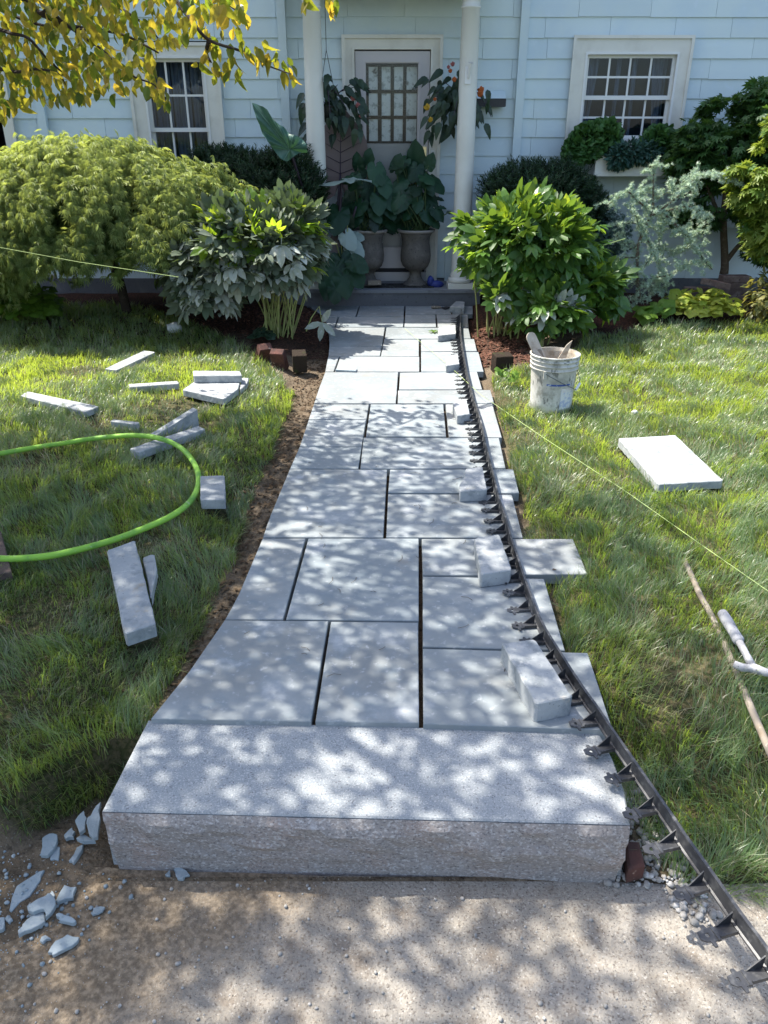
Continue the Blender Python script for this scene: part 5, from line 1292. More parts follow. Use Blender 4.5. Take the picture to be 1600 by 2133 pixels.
for pts, r_ in CD:
    dz = rc.uniform(-.18, .18) if r_ < .015 else 0
    pth = catmull([W(x, y, 7.0 + dz * min(1, i)) for i, (x, y) in enumerate(pts)], 6)
    MB().tube(pth, [max(.003, r_ * (1 - .75 * i / len(pth))) for i in range(len(pth))], 6).build('branch', M['bark'], cd)
    L = sum((pth[i + 1] - pth[i]).length for i in range(len(pth) - 1))
    twigs = [(pth, 1.0)]
    for k in range(int(L / .028)):
        i = rc.randrange(len(pth) - 1); b_ = pth[i]; d_ = Vector((rc.gauss(0, 1), rc.gauss(0, .8), rc.gauss(.1, .7))).normalized()
        l_ = rc.uniform(.05, .15); twigs.append(([b_, b_ + d_ * l_ * .5, b_ + d_ * l_ + Vector((0, 0, -.02))], .8))
    for tp_, kk in twigs:
        for i in range(len(tp_) - 1):
            sl = (tp_[i + 1] - tp_[i]).length
            for k in range(max(1, int(sl / .0062))):
                p = tp_[i].lerp(tp_[i + 1], rc.random()); T.append(p + Vector((rc.gauss(0, .008), rc.gauss(0, .008), rc.gauss(0, .008)))); AX.append((rc.gauss(0, 1), rc.gauss(0, 1), rc.gauss(.6, .8)))
T, AX = np.array([tuple(p) for p in T]), np.array(AX)
V, F = [], []
for i in range(9):
    a = i * 2.4; d = np.array([math.cos(a), .5 + .4 * (i % 3), math.sin(a)]); d /= np.linalg.norm(d); s = np.cross(d, [0.3, 1, 0.2]); s /= np.linalg.norm(s)
    b = len(V); V += [-s * .0026, s * .0026, d * .025]; F.append((b, b + 1, b + 2))
foliage('needles', np.array(V), np.array(F), AX, nrand(len(T)), T, RNG.uniform(.8, 1.35, len(T)), M['lf_cedar'], cd)
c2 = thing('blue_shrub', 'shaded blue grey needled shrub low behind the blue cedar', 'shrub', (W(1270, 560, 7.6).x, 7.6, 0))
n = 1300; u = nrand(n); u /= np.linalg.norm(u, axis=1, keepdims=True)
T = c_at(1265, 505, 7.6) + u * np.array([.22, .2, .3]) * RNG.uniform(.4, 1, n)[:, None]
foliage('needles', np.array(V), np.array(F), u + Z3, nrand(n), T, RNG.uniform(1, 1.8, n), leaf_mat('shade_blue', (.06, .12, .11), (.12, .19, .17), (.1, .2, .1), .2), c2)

# ---- maples at the right
def maple(name, label, trunk, clumps, leafm, n, lm, rtr):
    b_ = trunk[0][0]; t_ = thing(name, label, 'tree', (b_.x, b_.y, 0))
    for k, pth in enumerate(trunk):
        pp = catmull(pth, 5); MB().tube(pp, [max(.006, rtr * (1 if k == 0 else .6) * (1 - .6 * i / len(pp))) for i in range(len(pp))], 8).build('trunk' if k == 0 else 'branch', M['bark'], t_, smooth=True)
    T, AX, NR = [], [], []
    for c, r, k in clumps:
        m = int(n * k); u = nrand(m); u /= np.linalg.norm(u, axis=1, keepdims=True)
        rr_ = RNG.random(m) ** .45
        P = np.array(c) + u * np.array(r) * rr_[:, None]
        hole = vnoise(P[:, 0] * 4, P[:, 2] * 4 + P[:, 1] * 2, 1.6) > .33
        P, u = P[hole], u[hole]; T.append(P); AX.append(u * np.array([1, 1, .3]) - Z3 * .45 + nrand(len(P), .5)); NR.append(Z3 + nrand(len(P), .4))
    T, AX, NR = map(np.concatenate, (T, AX, NR))
    foliage('crown', leafm[0], leafm[1], AX, NR, T, RNG.uniform(.75, 1.25, len(T)), M[lm], t_)
    return t_
MV = palmate(7, .075, .021, 3.4, .2)
q = 7.75
maple('green_maple', 'dark green maple with a forked trunk behind the brick stack at the right', [
    [W(1508, 570, q), W(1510, 545, q), W(1507, 460, q), W(1512, 380, q), W(1500, 300, q)], [W(1512, 545, q), W(1545, 505, q), W(1580, 480, q), W(1640, 420, q)], [W(1509, 470, q), W(1490, 430, q), W(1470, 380, q)], [W(1510, 400, q), W(1550, 330, q), W(1580, 260, q)]],
    [(c_at(1560, 300, q), (.5, .4, .42), 1), (c_at(1465, 330, q), (.33, .3, .34), .7), (c_at(1500, 245, q), (.22, .2, .18), .25), (c_at(1600, 235, q), (.3, .3, .3), .5), (c_at(1440, 270, q), (.16, .15, .12), .12), (c_at(1500, 410, q), (.42, .3, .24), .5), (c_at(1640, 420, q), (.4, .4, .6), .8), (c_at(1590, 520, q), (.2, .2, .12), .12), (c_at(1450, 450, q), (.28, .2, .14), .2)], MV, 2100, 'lf_maple', .045)
q = 6.95
maple('gold_maple', 'yellow green sunlit maple cut off by the right edge of the picture', [[W(1720, 680, q), W(1700, 560, q), W(1660, 450, q), W(1610, 380, q)], [W(1690, 520, q), W(1640, 500, q), W(1600, 480, q)]],
    [(c_at(1575, 385, q), (.2, .3, .22), .5), (c_at(1620, 440, q), (.26, .35, .4), .9), (c_at(1690, 420, q), (.4, .4, .5), 1), (c_at(1600, 320, q), (.13, .14, .1), .14), (c_at(1622, 265, q), (.1, .1, .12), .12), (c_at(1540, 360, q), (.1, .12, .07), .08)], MV, 1900, 'lf_gold', .04)
q = 6.9
rs = thing('edge_shrub', 'bronze and yellow leaved low shrub cut by the right edge, above the lawn', 'shrub', (W(1600, 650, q).x, q, 0))
n = 620; u = nrand(n); u /= np.linalg.norm(u, axis=1, keepdims=True)
T = c_at(1612, 618, q) + u * np.array([.27, .22, .22]) * (RNG.random(n) ** .5)[:, None]
bv, bt = ovate(.06, .03, .2, .3)
foliage('foliage', bv, bt, u - Z3 * .3 + nrand(n, .4), Z3 + nrand(n, .4), T, RNG.uniform(.7, 1.3, n), leaf_mat('bronze_yellow', (.05, .07, .02), (.3, .27, .09), (.5, .45, .08), .3), rs)

# ---- heucheras: round lobed leaves, each an object
def lobed(seed, n=15):
    r_ = random.Random(seed); V = [(0, 0, 0)]; F = []
    for ring, k in ((.55, .5), (1, 1)):
        for i in range(n):
            a = -2.75 + 5.5 * i / (n - 1); rr_ = ring * (1 + (.12 * math.cos(a * 5) if k == 1 else 0) + r_.uniform(-.05, .05))
            V.append((rr_ * math.sin(a), rr_ * math.cos(a), (.07 * math.sin(a * 4 + seed) - .22 * rr_ ** 2) * k))
    for i in range(n - 1): F += [(0, i + 2, i + 1), (1 + i, 2 + i, n + 2 + i), (1 + i, n + 2 + i, n + 1 + i)]
    return np.array(V) * np.array([.05, .05, .05]), np.array(F)
LOB = [lobed(i) for i in range(5)]
def heuchera(name, label, c, r, n, lm, s0, group=None):
    t_ = thing(name, label, 'plant', (c[0], c[1], 0), group)
    ms_ = [mesh_from('leaf', V, F, M[lm]) for V, F in LOB]
    for i in range(n):
        u = nrand(1)[0]; u /= np.linalg.norm(u)
        if u[2] < -.1: u[2] *= -.6
        P = np.array(c) + u * np.array(r) * RNG.uniform(.7, 1.05)
        if P[2] < .05: P[2] = .05 + random.random() * .05
        link('leaf', random.choice(ms_), rot(u * np.array([1, 1, .2]) + nrand(1, .3)[0] - Z3 * .2, Z3 * .9 + u * .6 + np.array([0, -.25, 0]) + nrand(1, .25)[0], P, s0 * RNG.uniform(.7, 1.3)), t_)
heuchera('gold_heuchera', 'golden yellow round leaved clump at the back edge of the right lawn', np.array([W(1462, 625, 7.0).x, 7.0, .12]), (.36, .22, .17), 190, 'lf_heu', 1.0)
heuchera('lime_heuchera', 'few large pale round leaves left of the golden clump, under the blue cedar', np.array([W(1360, 635, 6.85).x, 6.85, .1]), (.15, .12, .1), 16, 'lf_lime', 1.4)
heuchera('shade_heuchera', 'dim green round leaved clump in the shade at the far left of the bed', np.array([W(40, 600, 6.95).x, 6.95, .12]), (.34, .28, .24), 120, 'lf_lime', 1.25)
heuchera('small_groundcover', 'small green round leaved tuft at the foot of the left bush', np.array([G(556, 705, 0).x, 6.25, .05]), (.1, .07, .06), 16, 'lf_beg', .8)
heuchera('lawn_weed', 'small pale weed in the grass left of the pail', np.array([G(1062, 812, 0).x, 5.0, .03]), (.07, .05, .02), 9, 'lf_lime', .6)

# ---- elephant ears
def heart(L, seed=0, wave=.04, cup=.25, n=26):
    tab = [(0, 1.0), (.35, .8), (.7, .66), (1.1, .56), (1.6, .5), (2.1, .5), (2.5, .52), (2.8, .42), (3.0, .25), (math.pi, .1)]
    ta, tr_ = zip(*tab); V = [(0, 0, 0)]; F = []; r_ = random.Random(seed)
    for ring in (.35, .7, 1.0):
        for i in range(n):
            a = -math.pi + 2 * math.pi * i / n; rr_ = np.interp(abs(a), ta, tr_) * ring
            rr_ *= 1 + (ring - .35) * wave * 1.2 * math.sin(a * 9 + seed)
            x, y = rr_ * math.sin(a), rr_ * math.cos(a)
            z = -cup * (x * x * 1.2 + .5 * max(0, y) ** 2) + (wave * math.sin(a * 7 + seed) * ring ** 2) + .05 * abs(math.sin(a * 6)) * ring * .4
            V.append((x * L, y * L, z * L))
    for i in range(n):
        j = (i + 1) % n; F.append((0, 1 + j, 1 + i))
        for k in range(2):
            a, b = 1 + k * n, 1 + (k + 1) * n; F += [(a + i, a + j, b + j), (a + i, b + j, b + i)]
    return np.array(V), np.array(F)
def big_leaf(t_, p, tip, nrm, L, m, seed, cup=.25, veins=None, wave=.04):
    V, F = heart(L, seed, wave=wave, cup=cup)
    o = link('leaf', mesh_from('leaf', V, F, M[m], True), rot(tip, nrm, p), t_)
    if veins:
        mb = MB(); zf = lambda x, y: -cup * (x * x * 1.2 + .5 * max(0, y) ** 2) / L + .005
        mb.tube([(0, y_ * L, zf(0, y_ * L)) for y_ in (-.02, .2, .4, .6, .8, .95)], [.005, .0045, .004, .003, .002, .001], 5)
        for sgn in (-1, 1):
            for k, y0 in enumerate((.0, .16, .32, .48, .64)):
                x1 = sgn * (.44 - .06 * k) * L; y1 = (y0 + .16) * L
                mb.tube([(0, y0 * L, zf(0, y0 * L)), (x1 * .5, (y0 * L + y1) / 2, zf(x1 * .5, (y0 * L + y1) / 2)), (x1, y1, zf(x1, y1))], [.0035, .003, .0015], 4)
        v = mk('vein', [Vector(q_) for q_ in mb.V], mb.F, M[veins], None, (0, 0, 0)); v.parent = o; WO[v.name] = Vector(p)
    return o
ee = thing('elephant_ear_plant', 'tall dark stemmed elephant ear plant around the left column with huge leaves', 'plant', (W(690, 560, 7.9).x, 7.9, PORCH_Z))
pb = Vector((W(690, 560, 7.9).x, 7.9, PORCH_Z))
MB().lathe([(.1, 0), (.13, .2), (.135, .21), (.12, .2)], pb, 20).build('pot', M['pot_dark'], ee)
def stalk(t_, p0, p1, r_=.012, m='stem_dark', bow=.1):
    p0, p1 = Vector(p0), Vector(p1); mid = p0.lerp(p1, .5) + Vector((random.uniform(-.3, .3) * bow, random.uniform(-.3, .3) * bow, bow * .3))
    MB().tube(catmull([p0, mid, p1], 4), [r_] * 4 + [r_ * .8] * 4 + [r_ * .6], 6).build('stalk', M[m], t_, smooth=True)
A = W(604, 312, 7.32)
EO = [(525, 214), (541, 219), (556, 227), (564, 243), (578, 257), (592, 265), (603, 279), (619, 283), (631, 291), (640, 303), (640, 318), (622, 319), (611, 327), (598, 337), (584, 330), (571, 313), (560, 297), (547, 279), (540, 259), (531, 238)]
EO = [tuple((np.array(EO[i]) * (1 - t_) + np.array(EO[(i + 1) % len(EO)]) * t_)) for i in range(len(EO)) for t_ in (0, .5)]
V, F = [A], []; n = len(EO)
for ring in (.3, .6, .85, 1.0):
    for i, (x, y) in enumerate(EO):
        k = ring + (.012 * math.sin(i * 2.6) if ring == 1 else 0)
        dep = 7.32 - .1 * math.sin(ring * 2.2) * (.4 + .6 * math.sin(i * .16)) + .03 * ring * math.sin(i * 1.3) + .1 * ring * (312 - y) / 100
        V.append(W(604 + (x - 604) * k, 312 + (y - 312) * k, dep))
for i in range(n):
    j = (i + 1) % n; F.append((0, 1 + i, 1 + j))
    for k in range(3): F.append((1 + k * n + i, 1 + (k + 1) * n + i, 1 + (k + 1) * n + j, 1 + k * n + j))
lf = mk('leaf', V, F, M['lf_ear'], ee, smooth=True)
vb = MB()
for i in (0, 4, 8, 13, 17, 22, 27, 31, 35): vb.tube([V[0]] + [V[1 + k * n + i] + Vector((0, -.004, 0)) for k in range(4)], [.005, .004, .003, .002, .001], 4)
mk('vein', vb.V, vb.F, M['ear_vein'], lf)
stalk(ee, pb + Vector((-.02, 0, .2)), A + Vector((0, .02, 0)), .016)
A = W(709, 362, 8.15); big_leaf(ee, A, (.03, 0, 1), (-.25, -1, -.05), .58, 'lf_brown', 2, .15, 'stem_dark'); stalk(ee, pb + Vector((.02, .02, .2)), A, .016)
A = W(712, 376, 7.72); big_leaf(ee, A, (-.75, -.5, -.05), (-.05, .1, 1), .34, 'lf_big_pale', 3, .3); stalk(ee, pb + Vector((0, -.02, .2)), A, .018)
A = W(735, 372, 7.75); big_leaf(ee, A, (.9, -.4, .02), (0, .05, 1), .2, 'lf_big_pale', 4, .3)
A = W(706, 445, 7.75); big_leaf(ee, A, (-.2, -.5, -.8), (.1, -.9, .5), .22, 'lf_big', 5, .3); stalk(ee, pb + Vector((.03, -.02, .2)), W(742, 430, 7.8), .016)
# low plants at the left end of the porch step
cz = thing('caladium', 'pale veined and dark red leaved plant left of the urns', 'plant', (W(725, 590, 7.75).x, 7.75, PORCH_Z))
for i, (x, y, tx, tz, L, m_) in enumerate([(722, 492, .5, -.8, .16, 'lf_big_pale'), (733, 512, .7, -.7, .17, 'lf_big_pale'), (715, 525, -.2, -1, .15, 'lf_big'), (700, 505, -.5, -.8, .15, 'lf_brown'), (708, 478, .1, .9, .13, 'lf_brown'), (724, 470, .3, .8, .12, 'lf_beg'), (695, 530, -.3, -1, .16, 'lf_beg'), (738, 492, .9, -.2, .11, 'lf_big_pale')]):
    big_leaf(cz, W(x, y, 7.7 + .02 * i), (tx, -.3, tz), (.1, -1, .5), L, m_, 10 + i); stalk(cz, (W(722, 590, 7.75).x, 7.75, PORCH_Z), W(x, y, 7.72), .006, 'stem_green', .03)
hs = thing('hosta', 'dark green broad leaved plant hanging over the left end of the porch step', 'plant', (W(705, 620, 7.6).x, 7.62, .05))
for i, (x, y, tx, tz, L) in enumerate([(712, 545, .2, -1, .24), (730, 560, .6, -.8, .22), (700, 560, -.1, -1, .24), (690, 580, -.3, -1, .22), (715, 580, .2, -1, .2), (738, 545, .8, -.5, .17), (700, 600, -.1, -1, .16)]):
    big_leaf(hs, W(x, y, 7.6 - .015 * i), (tx, -.35, tz), (.15, -1, .45), L, 'lf_big', 30 + i)
# urn plants
def urn_plant(label, c, h, s_, leaves, seed):
    top = Vector((c.x, 8.02, PORCH_Z + h * .96)); r_ = random.Random(seed)
    pcx = float(project(np.array([[c.x, 8.02, PORCH_Z + h]]))[0][0])
    t_ = thing('urn_plant', label, 'plant', top, 'green leafy plants in the stone urns')
    V, F = blob(top - Vector((0, 0, .03)), (s_ * .75, s_ * .75, .03), seed); mk('soil', V, F, M['soil'], t_)
    leaves = [(x, y, L * .82, k) for x, y, L, k in leaves] + [(x + r_.uniform(-24, 24), y + r_.uniform(-16, 30), L * r_.uniform(.6, .85), r_.choice(['d', 'd', 'flat', k])) for x, y, L, k in leaves if k != 'up'] + [(pcx + r_.uniform(-42, 42), r_.uniform(425, 468), r_.uniform(.1, .15), 'd') for _ in range(14)]
    for i, (x, y, L, kind) in enumerate(leaves):
        yy = 8.02 + r_.uniform(-.22, .12); p = W(x, y, yy)
        out = Vector((p.x - top.x, yy - 8.02, 0)); out = out.normalized() if out.length > .01 else Vector((0, -1, 0))
        if kind == 'up': tip, nr = (r_.uniform(-.2, .4), -.1, 1), (r_.uniform(-.6, .3), -1, .2)
        elif kind == 'flat': tip, nr = (out.x, -.6, -.3), (0, -.35, 1)
        else: tip, nr = (out.x * .7 + r_.uniform(-.3, .3), -.4, -.8), (out.x * .5, -1, .65)
        big_leaf(t_, p, tip, nr, L, 'lf_big' if r_.random() < .8 else 'lf_beg', seed + i, .3)
        stalk(t_, top + Vector((r_.uniform(-.5, .5) * s_, r_.uniform(-.5, .5) * s_, -.02)), p, .006, 'stem_deep', .06)
urn_plant('lush dark leaved plant filling the left urn', *uL, [(748, 360, .2, 'd'), (785, 352, .2, 'd'), (735, 398, .19, 'd'), (770, 392, .21, 'd'), (806, 402, .2, 'd'), (752, 425, .18, 'd'), (788, 420, .2, 'flat'), (722, 425, .17, 'd'), (765, 340, .17, 'up'), (745, 345, .15, 'up'), (800, 380, .19, 'd'), (730, 370, .17, 'flat'), (780, 440, .16, 'd'), (760, 375, .18, 'd'), (815, 430, .16, 'flat')], 60)
urn_plant('dark leaved plant with one upright leaf in the right urn', *uR, [(866, 338, .24, 'up'), (850, 352, .19, 'd'), (880, 368, .2, 'd'), (902, 378, .2, 'd'), (862, 398, .21, 'd'), (838, 378, .19, 'd'), (888, 405, .2, 'd'), (850, 425, .19, 'd'), (832, 412, .17, 'd'), (868, 350, .18, 'd'), (824, 350, .17, 'up'), (893, 345, .15, 'up'), (878, 445, .15, 'd'), (912, 412, .09, 'flat'), (918, 430, .08, 'flat'), (845, 395, .18, 'd'), (875, 420, .17, 'd'), (842, 335, .16, 'd')], 90)

# ---- hanging baskets
def basket(label, px, py, y, spread, n, flowers, seed):
    c = W(px, py, y); t_ = thing('hanging_basket', label, 'hanging basket', c)
    r_ = random.Random(seed)
    MB().lathe([(.05, -.13), (.085, -.02), (.095, 0), (.1, .005), (.09, .005)], c, 20).build('pot', M['pot_dark'], t_, smooth=True)
    MB().tube([c + Vector((.09, 0, 0)), c + Vector((0, 0, .45)), Vector((c.x, c.y, beam_z + .05))], .003, 5).build('hanger', M['metal_dark'], t_)
    MB().tube([c + Vector((-.09, 0, 0)), c + Vector((0, 0, .45))], .003, 5).build('hanger', M['metal_dark'], t_)
    ms_ = []
    for k in range(4):
        V, F = ovate(.13, .062, .12, .35, ((.12, .8), (.3, 1.0), (.6, .72), (.85, .3)), ang=.12 * (k - 1.5)); ms_.append(mesh_from('leaf', V, F, M['lf_beg']))
    for i in range(n):
        x, yv = r_.gauss(0, .5), r_.gauss(0, .5)
        x, yv = max(-1, min(1, x)), max(-1, min(1, yv))
        p = W(px + spread[0] * x + spread[2], py + spread[1] * yv + spread[3], y + r_.uniform(-.16, .1))
        out = (p - c); out = out.normalized() if out.length > .02 else Vector((0, -1, 0))
        link('leaf', r_.choice(ms_), rot((out.x * .6 + r_.uniform(-.4, .4), -.2 + r_.uniform(-.3, .3), -.75 + .5 * max(0, -yv)), (out.x * .4, -1, .5 + r_.uniform(-.3, .3)), p, r_.uniform(.7, 1.25)), t_)
    for (x, yy, m_, s_) in flowers:
        p = W(x, yy, y - .14); parts = []
        for k in range(5):
            parts.append(ovate(.022 * s_, .024 * s_, .4, .5 + .3 * (k % 2), ang=k * 1.2566 + .3 * (k % 3)))
        V, F = join(parts); link('flower', mesh_from('flower', V, F, M[m_]), rot((0, -.4, 1), (r_.uniform(-.3, .3), -1, .2), p), t_)
    for k in range(6):
        a = r_.uniform(0, 6.28); MB().tube([c, c + Vector((.12 * math.cos(a), .1 * math.sin(a) - .05, .12)), c + Vector((.26 * math.cos(a), .16 * math.sin(a) - .06, r_.uniform(-.12, .22)))], [.006, .005, .003], 5).build('stem', M['stem_dark'], t_)
basket('hanging basket of dark begonia with pink tips, half behind the left column', 683, 222, 8.05, (58, 62, 8, -5), 105, [(745, 220, 'pink', 1.2), (752, 242, 'pink', .9), (735, 205, 'pink', 1.3)], 4)
basket('hanging basket of dark begonia with orange and yellow flowers, half behind the right column', 965, 218, 8.05, (62, 68, -12, -6), 125, [(890, 224, 'yellow', 1.5), (897, 250, 'yellow', 1.2), (1002, 188, 'orange', 1.5), (1000, 196, 'orange', 1.5), (946, 166, 'orange', 1.1), (938, 148, 'orange', .9), (943, 134, 'pink', 1.0), (934, 140, 'pink', .8), (906, 207, 'orange', .8)], 9)

# ---- window box plants
def box_plant(label, blobs, n, m_, leaf):
    c0 = blobs[0][0]; t_ = thing('box_plant', label, 'plant', (c0[0], c0[1], bz1 - .03))
    T, AX = [], []
    for c, r in blobs:
        u = nrand(n); u /= np.linalg.norm(u, axis=1, keepdims=True)
        T.append(np.array(c) + u * np.array(r) * (RNG.uniform(.55, 1, n) * (1 + .25 * (vnoise(u[:, 0] * 3, u[:, 2] * 3, 2) - .5)))[:, None]); AX.append(u + nrand(n, .4))
    T, AX = np.concatenate(T), np.concatenate(AX)
    foliage('foliage', leaf[0], leaf[1], AX, AX * .3 + Z3 * .6 + np.array([0, -.4, 0]) + nrand(len(T), .3), T, RNG.uniform(.7, 1.3, len(T)), M[m_], t_)
LS = (LOB[0][0] * .62, LOB[0][1]); LT = ovate(.05, .02, .15, .3)
box_plant('rounded bright green mound at the left end of the window box', [(c_at(1225, 300, 8.1), (.2, .15, .19)), (c_at(1260, 285, 8.1), (.16, .14, .16)), (c_at(1198, 315, 8.1), (.12, .12, .14))], 420, 'lf_box', LS)
box_plant('dark trailing plant hanging over the middle of the window box', [(c_at(1315, 318, 8.0), (.2, .1, .1)), (c_at(1290, 328, 7.98), (.12, .08, .1)), (c_at(1350, 318, 8.0), (.14, .09, .09))], 420, 'lf_box2', LT)
box_plant('green mound at the right end of the window box beside the maple', [(c_at(1370, 295, 8.1), (.17, .15, .15)), (c_at(1395, 310, 8.1), (.13, .12, .16))], 420, 'lf_box', LS)

# ---- the yellowing tree at the upper left: visible twigs and leaves, and the crown above the garden
dw = thing('dogwood_tree', 'tree with yellowing green leaves whose branches hang in from the upper left', 'tree', (-3.7, 4.5, 0))
tk = catmull([(-3.7, 4.5, -.05), (-3.68, 4.45, .9), (-3.6, 4.4, 1.8), (-3.5, 4.3, 2.8), (-3.35, 4.1, 3.9), (-3.3, 4.0, 5.0)], 5)
MB().tube(tk, [.13 - .1 * i / len(tk) for i in range(len(tk))], 12).build('trunk', M['bark'], dw, smooth=True)
BR = [([(-200, -120), (-60, -40), (56, 0), (84, 28), (104, 16), (124, 40), (172, 76), (208, 100), (240, 128), (280, 160), (320, 176), (345, 205)], 4.5),
      ([(-200, 30), (-60, 50), (0, 62), (24, 70), (60, 80), (96, 120), (132, 152), (160, 172)], 4.3), ([(-200, 130), (-60, 140), (0, 144), (36, 150), (72, 144), (120, 152), (136, 176)], 4.4),
      ([(200, -160), (320, -60), (372, 8), (400, 44), (436, 84), (496, 104), (532, 120), (556, 136), (606, 154)], 4.9), ([(436, 84), (430, 110), (440, 130)], 4.85), ([(100, -80), (180, -30), (240, 10), (300, 50), (330, 80)], 5.0),
      ([(-100, -20), (0, 20), (60, 45), (130, 60), (200, 60)], 4.8), ([(380, -70), (440, -20), (485, 15), (505, 28)], 5.0), ([(84, 28), (150, 55), (250, 70), (330, 110)], 4.6), ([(560, -60), (650, -20), (690, 5)], 5.2), ([(540, -70), (620, -25), (638, -4)], 5.2)]
twp = []
for pts, y in BR:
    pth = catmull([W(px, py, y + .12 * math.sin(i * 1.3)) for i, (px, py) in enumerate(pts)], 4)
    MB().tube([Vector((-3.5, 4.3, 2.7)), pth[0]] + pth[1:] if pts[0][0] < 0 else pth, [.016] + [max(.003, .013 * (1 - .8 * i / len(pth))) for i in range(len(pth) - (0 if pts[0][0] < 0 else 1))], 6).build('branch', M['bark_dark'], dw)
    twp += pth
POLY = [(-60, -30), (500, -30), (512, 30), (470, 40), (425, 20), (400, 60), (345, 90), (325, 95), (330, 150), (362, 195), (350, 215), (318, 190), (268, 180), (240, 215), (215, 185), (165, 215), (140, 195), (108, 215), (60, 205), (20, 235), (-60, 240)]
LFV = [ovate(.06, .033, .34, d_, ((.2, .7), (.48, 1.0), (.76, .66)), ang=a_) for d_, a_ in ((.3, 0), (.6, .15), (.1, -.15), (.9, .05))]
lfm = [mesh_from('leaf', V, F, M['lf_tree_o']) for V, F in LFV]
cand = []
rl = random.Random(21)
while len(cand) < 980:
    px, py = rl.uniform(-60, 515), rl.uniform(-30, 240)
    if in_poly(np.array([px]), np.array([py]), POLY)[0] and rl.random() < .5 + .5 * float(vnoise(px, py, .025)): cand.append((px, py, rl.uniform(4.05, 5.3)))
for px, py in ((425, 40), (432, 60), (440, 75), (450, 95), (432, 112), (446, 125), (455, 150), (470, 128), (476, 150), (490, 118), (496, 142), (500, 158), (512, 95), (520, 110), (535, 100), (545, 85), (548, 120), (560, 110), (566, 125), (575, 105), (590, 125), (594, 145), (602, 140), (610, 155), (462, 62), (430, 55), (480, 90), (505, 85), (415, 130), (485, 60), (495, 55), (440, 140), (503, 20), (512, 28), (632, 0), (645, -4), (690, 2), (700, -2), (685, -5)):
    for d_ in (0, 1): cand.append((px + d_ * rl.uniform(-9, 9), py + d_ * rl.uniform(-8, 8), 4.9 + .05 * d_))
pts = []
for px, py, y in cand:
    P = W(px, py, y); pts.append(P)
order = sorted(range(len(cand)), key=lambda i: (cand[i][2] - (0.6 if cand[i][0] > 405 else 0), i))
rest = []
for kk, i in enumerate(order):
    P = pts[i]; ax = (rl.gauss(0, .45), rl.gauss(0, .45), -1.0); nr = (rl.gauss(0, .6), -1 + rl.gauss(0, .5), .35)
    if kk < 295: link('leaf', rl.choice(lfm), rot(ax, nr, P, rl.uniform(.75, 1.2) * (1.3 if cand[i][0] > 405 else 1)), dw)
    else: rest.append((P, ax, nr))
# crown that shades the lawn and the walk
CC, CR = np.array([-3.1, 3.3, 3.55]), np.array([2.6, 2.3, 1.3])
T, AX, NR = [np.array([tuple(r_[0]) for r_ in rest])], [np.array([r_[1] for r_ in rest])], [np.array([r_[2] for r_ in rest])]
rg = np.random.default_rng(5)
n = 51000; u = rg.normal(size=(n, 3)); u /= np.linalg.norm(u, axis=1, keepdims=True)
P = CC + u * CR * (rg.random(n) ** .4)[:, None]
P[:15000] = np.array([-4.3, 3.0, 3.4]) + u[:15000] * np.array([1.7, 2.1, 1.1]) * (rg.random(15000) ** .4)[:, None]
T.append(P); AX.append(rg.normal(size=(n, 3)) * .5 - Z3 * .6); NR.append(rg.normal(size=(n, 3)) * .45 + Z3)
T, AX, NR = map(np.concatenate, (T, AX, NR))
nv = len(rest); px, py, zc = project(T)
inside = (zc > 0) & (px > -90) & (px < 1690) & (py > -45) & (py < 2200)
inside[:nv] = False
sx_, sy_ = T[:, 0] + .53 * T[:, 2], T[:, 1] - .30 * T[:, 2]          # where each leaf's shade lands: keep the crown to what shades the walk's front half
rj = rg.random(len(T)) * .5
wob = .5 * (vnoise(sx_, sy_, 1.7) - .5) + .25 * (vnoise(sx_, sy_, 5) - .5)
gone = ((sx_ > -.75) & (sy_ > 4.25 + wob + rj)) | ((sx_ > 1.15 + wob + rj * .8) & (sy_ > 2.75 + wob)) | (sy_ > 4.9 + wob + rj) | (sx_ > 2.2 + wob) | (rg.random(len(T)) < np.clip(  .26 * sstep(1.25, 1.0, sy_) + .13 * sstep(.0, .7, sx_) + (.72 - .5 * sstep(-.5, -.9, sx_)) * (1 - .6 * sstep(1.05, 1.25, sy_) * sstep(1.95, 1.7, sy_)) * sstep(.58, .88, vnoise(sx_, sy_, 3.4) * .6 + vnoise(sx_, sy_, 7) * .4), 0, .93))
gone[:nv] = False; inside |= gone
T, AX, NR = T[~inside], AX[~inside], NR[~inside]
foliage('crown', LFV[0][0], LFV[0][1], AX, NR, T, RNG.uniform(.85, 1.25, len(T)), M['lf_tree'], dw)
for k in range(14):
    a = k * 2.4; s0 = tk[10 + k % 12]; e_ = Vector(CC) + Vector((math.cos(a) * 1.9, math.sin(a) * 1.9, -.3 + .9 * ((k * 7) % 5) / 4))
    pr_ = project(np.array([tuple(e_)]))
    if pr_[2][0] > 0 and -50 < pr_[0][0] < 1650 and pr_[1][0] > -40: continue
    MB().tube(catmull([s0, s0.lerp(e_, .5) + Vector((0, 0, .15)), e_], 4), [.035] * 4 + [.022] * 4 + [.01], 7).build('branch', M['bark'], dw, smooth=True)

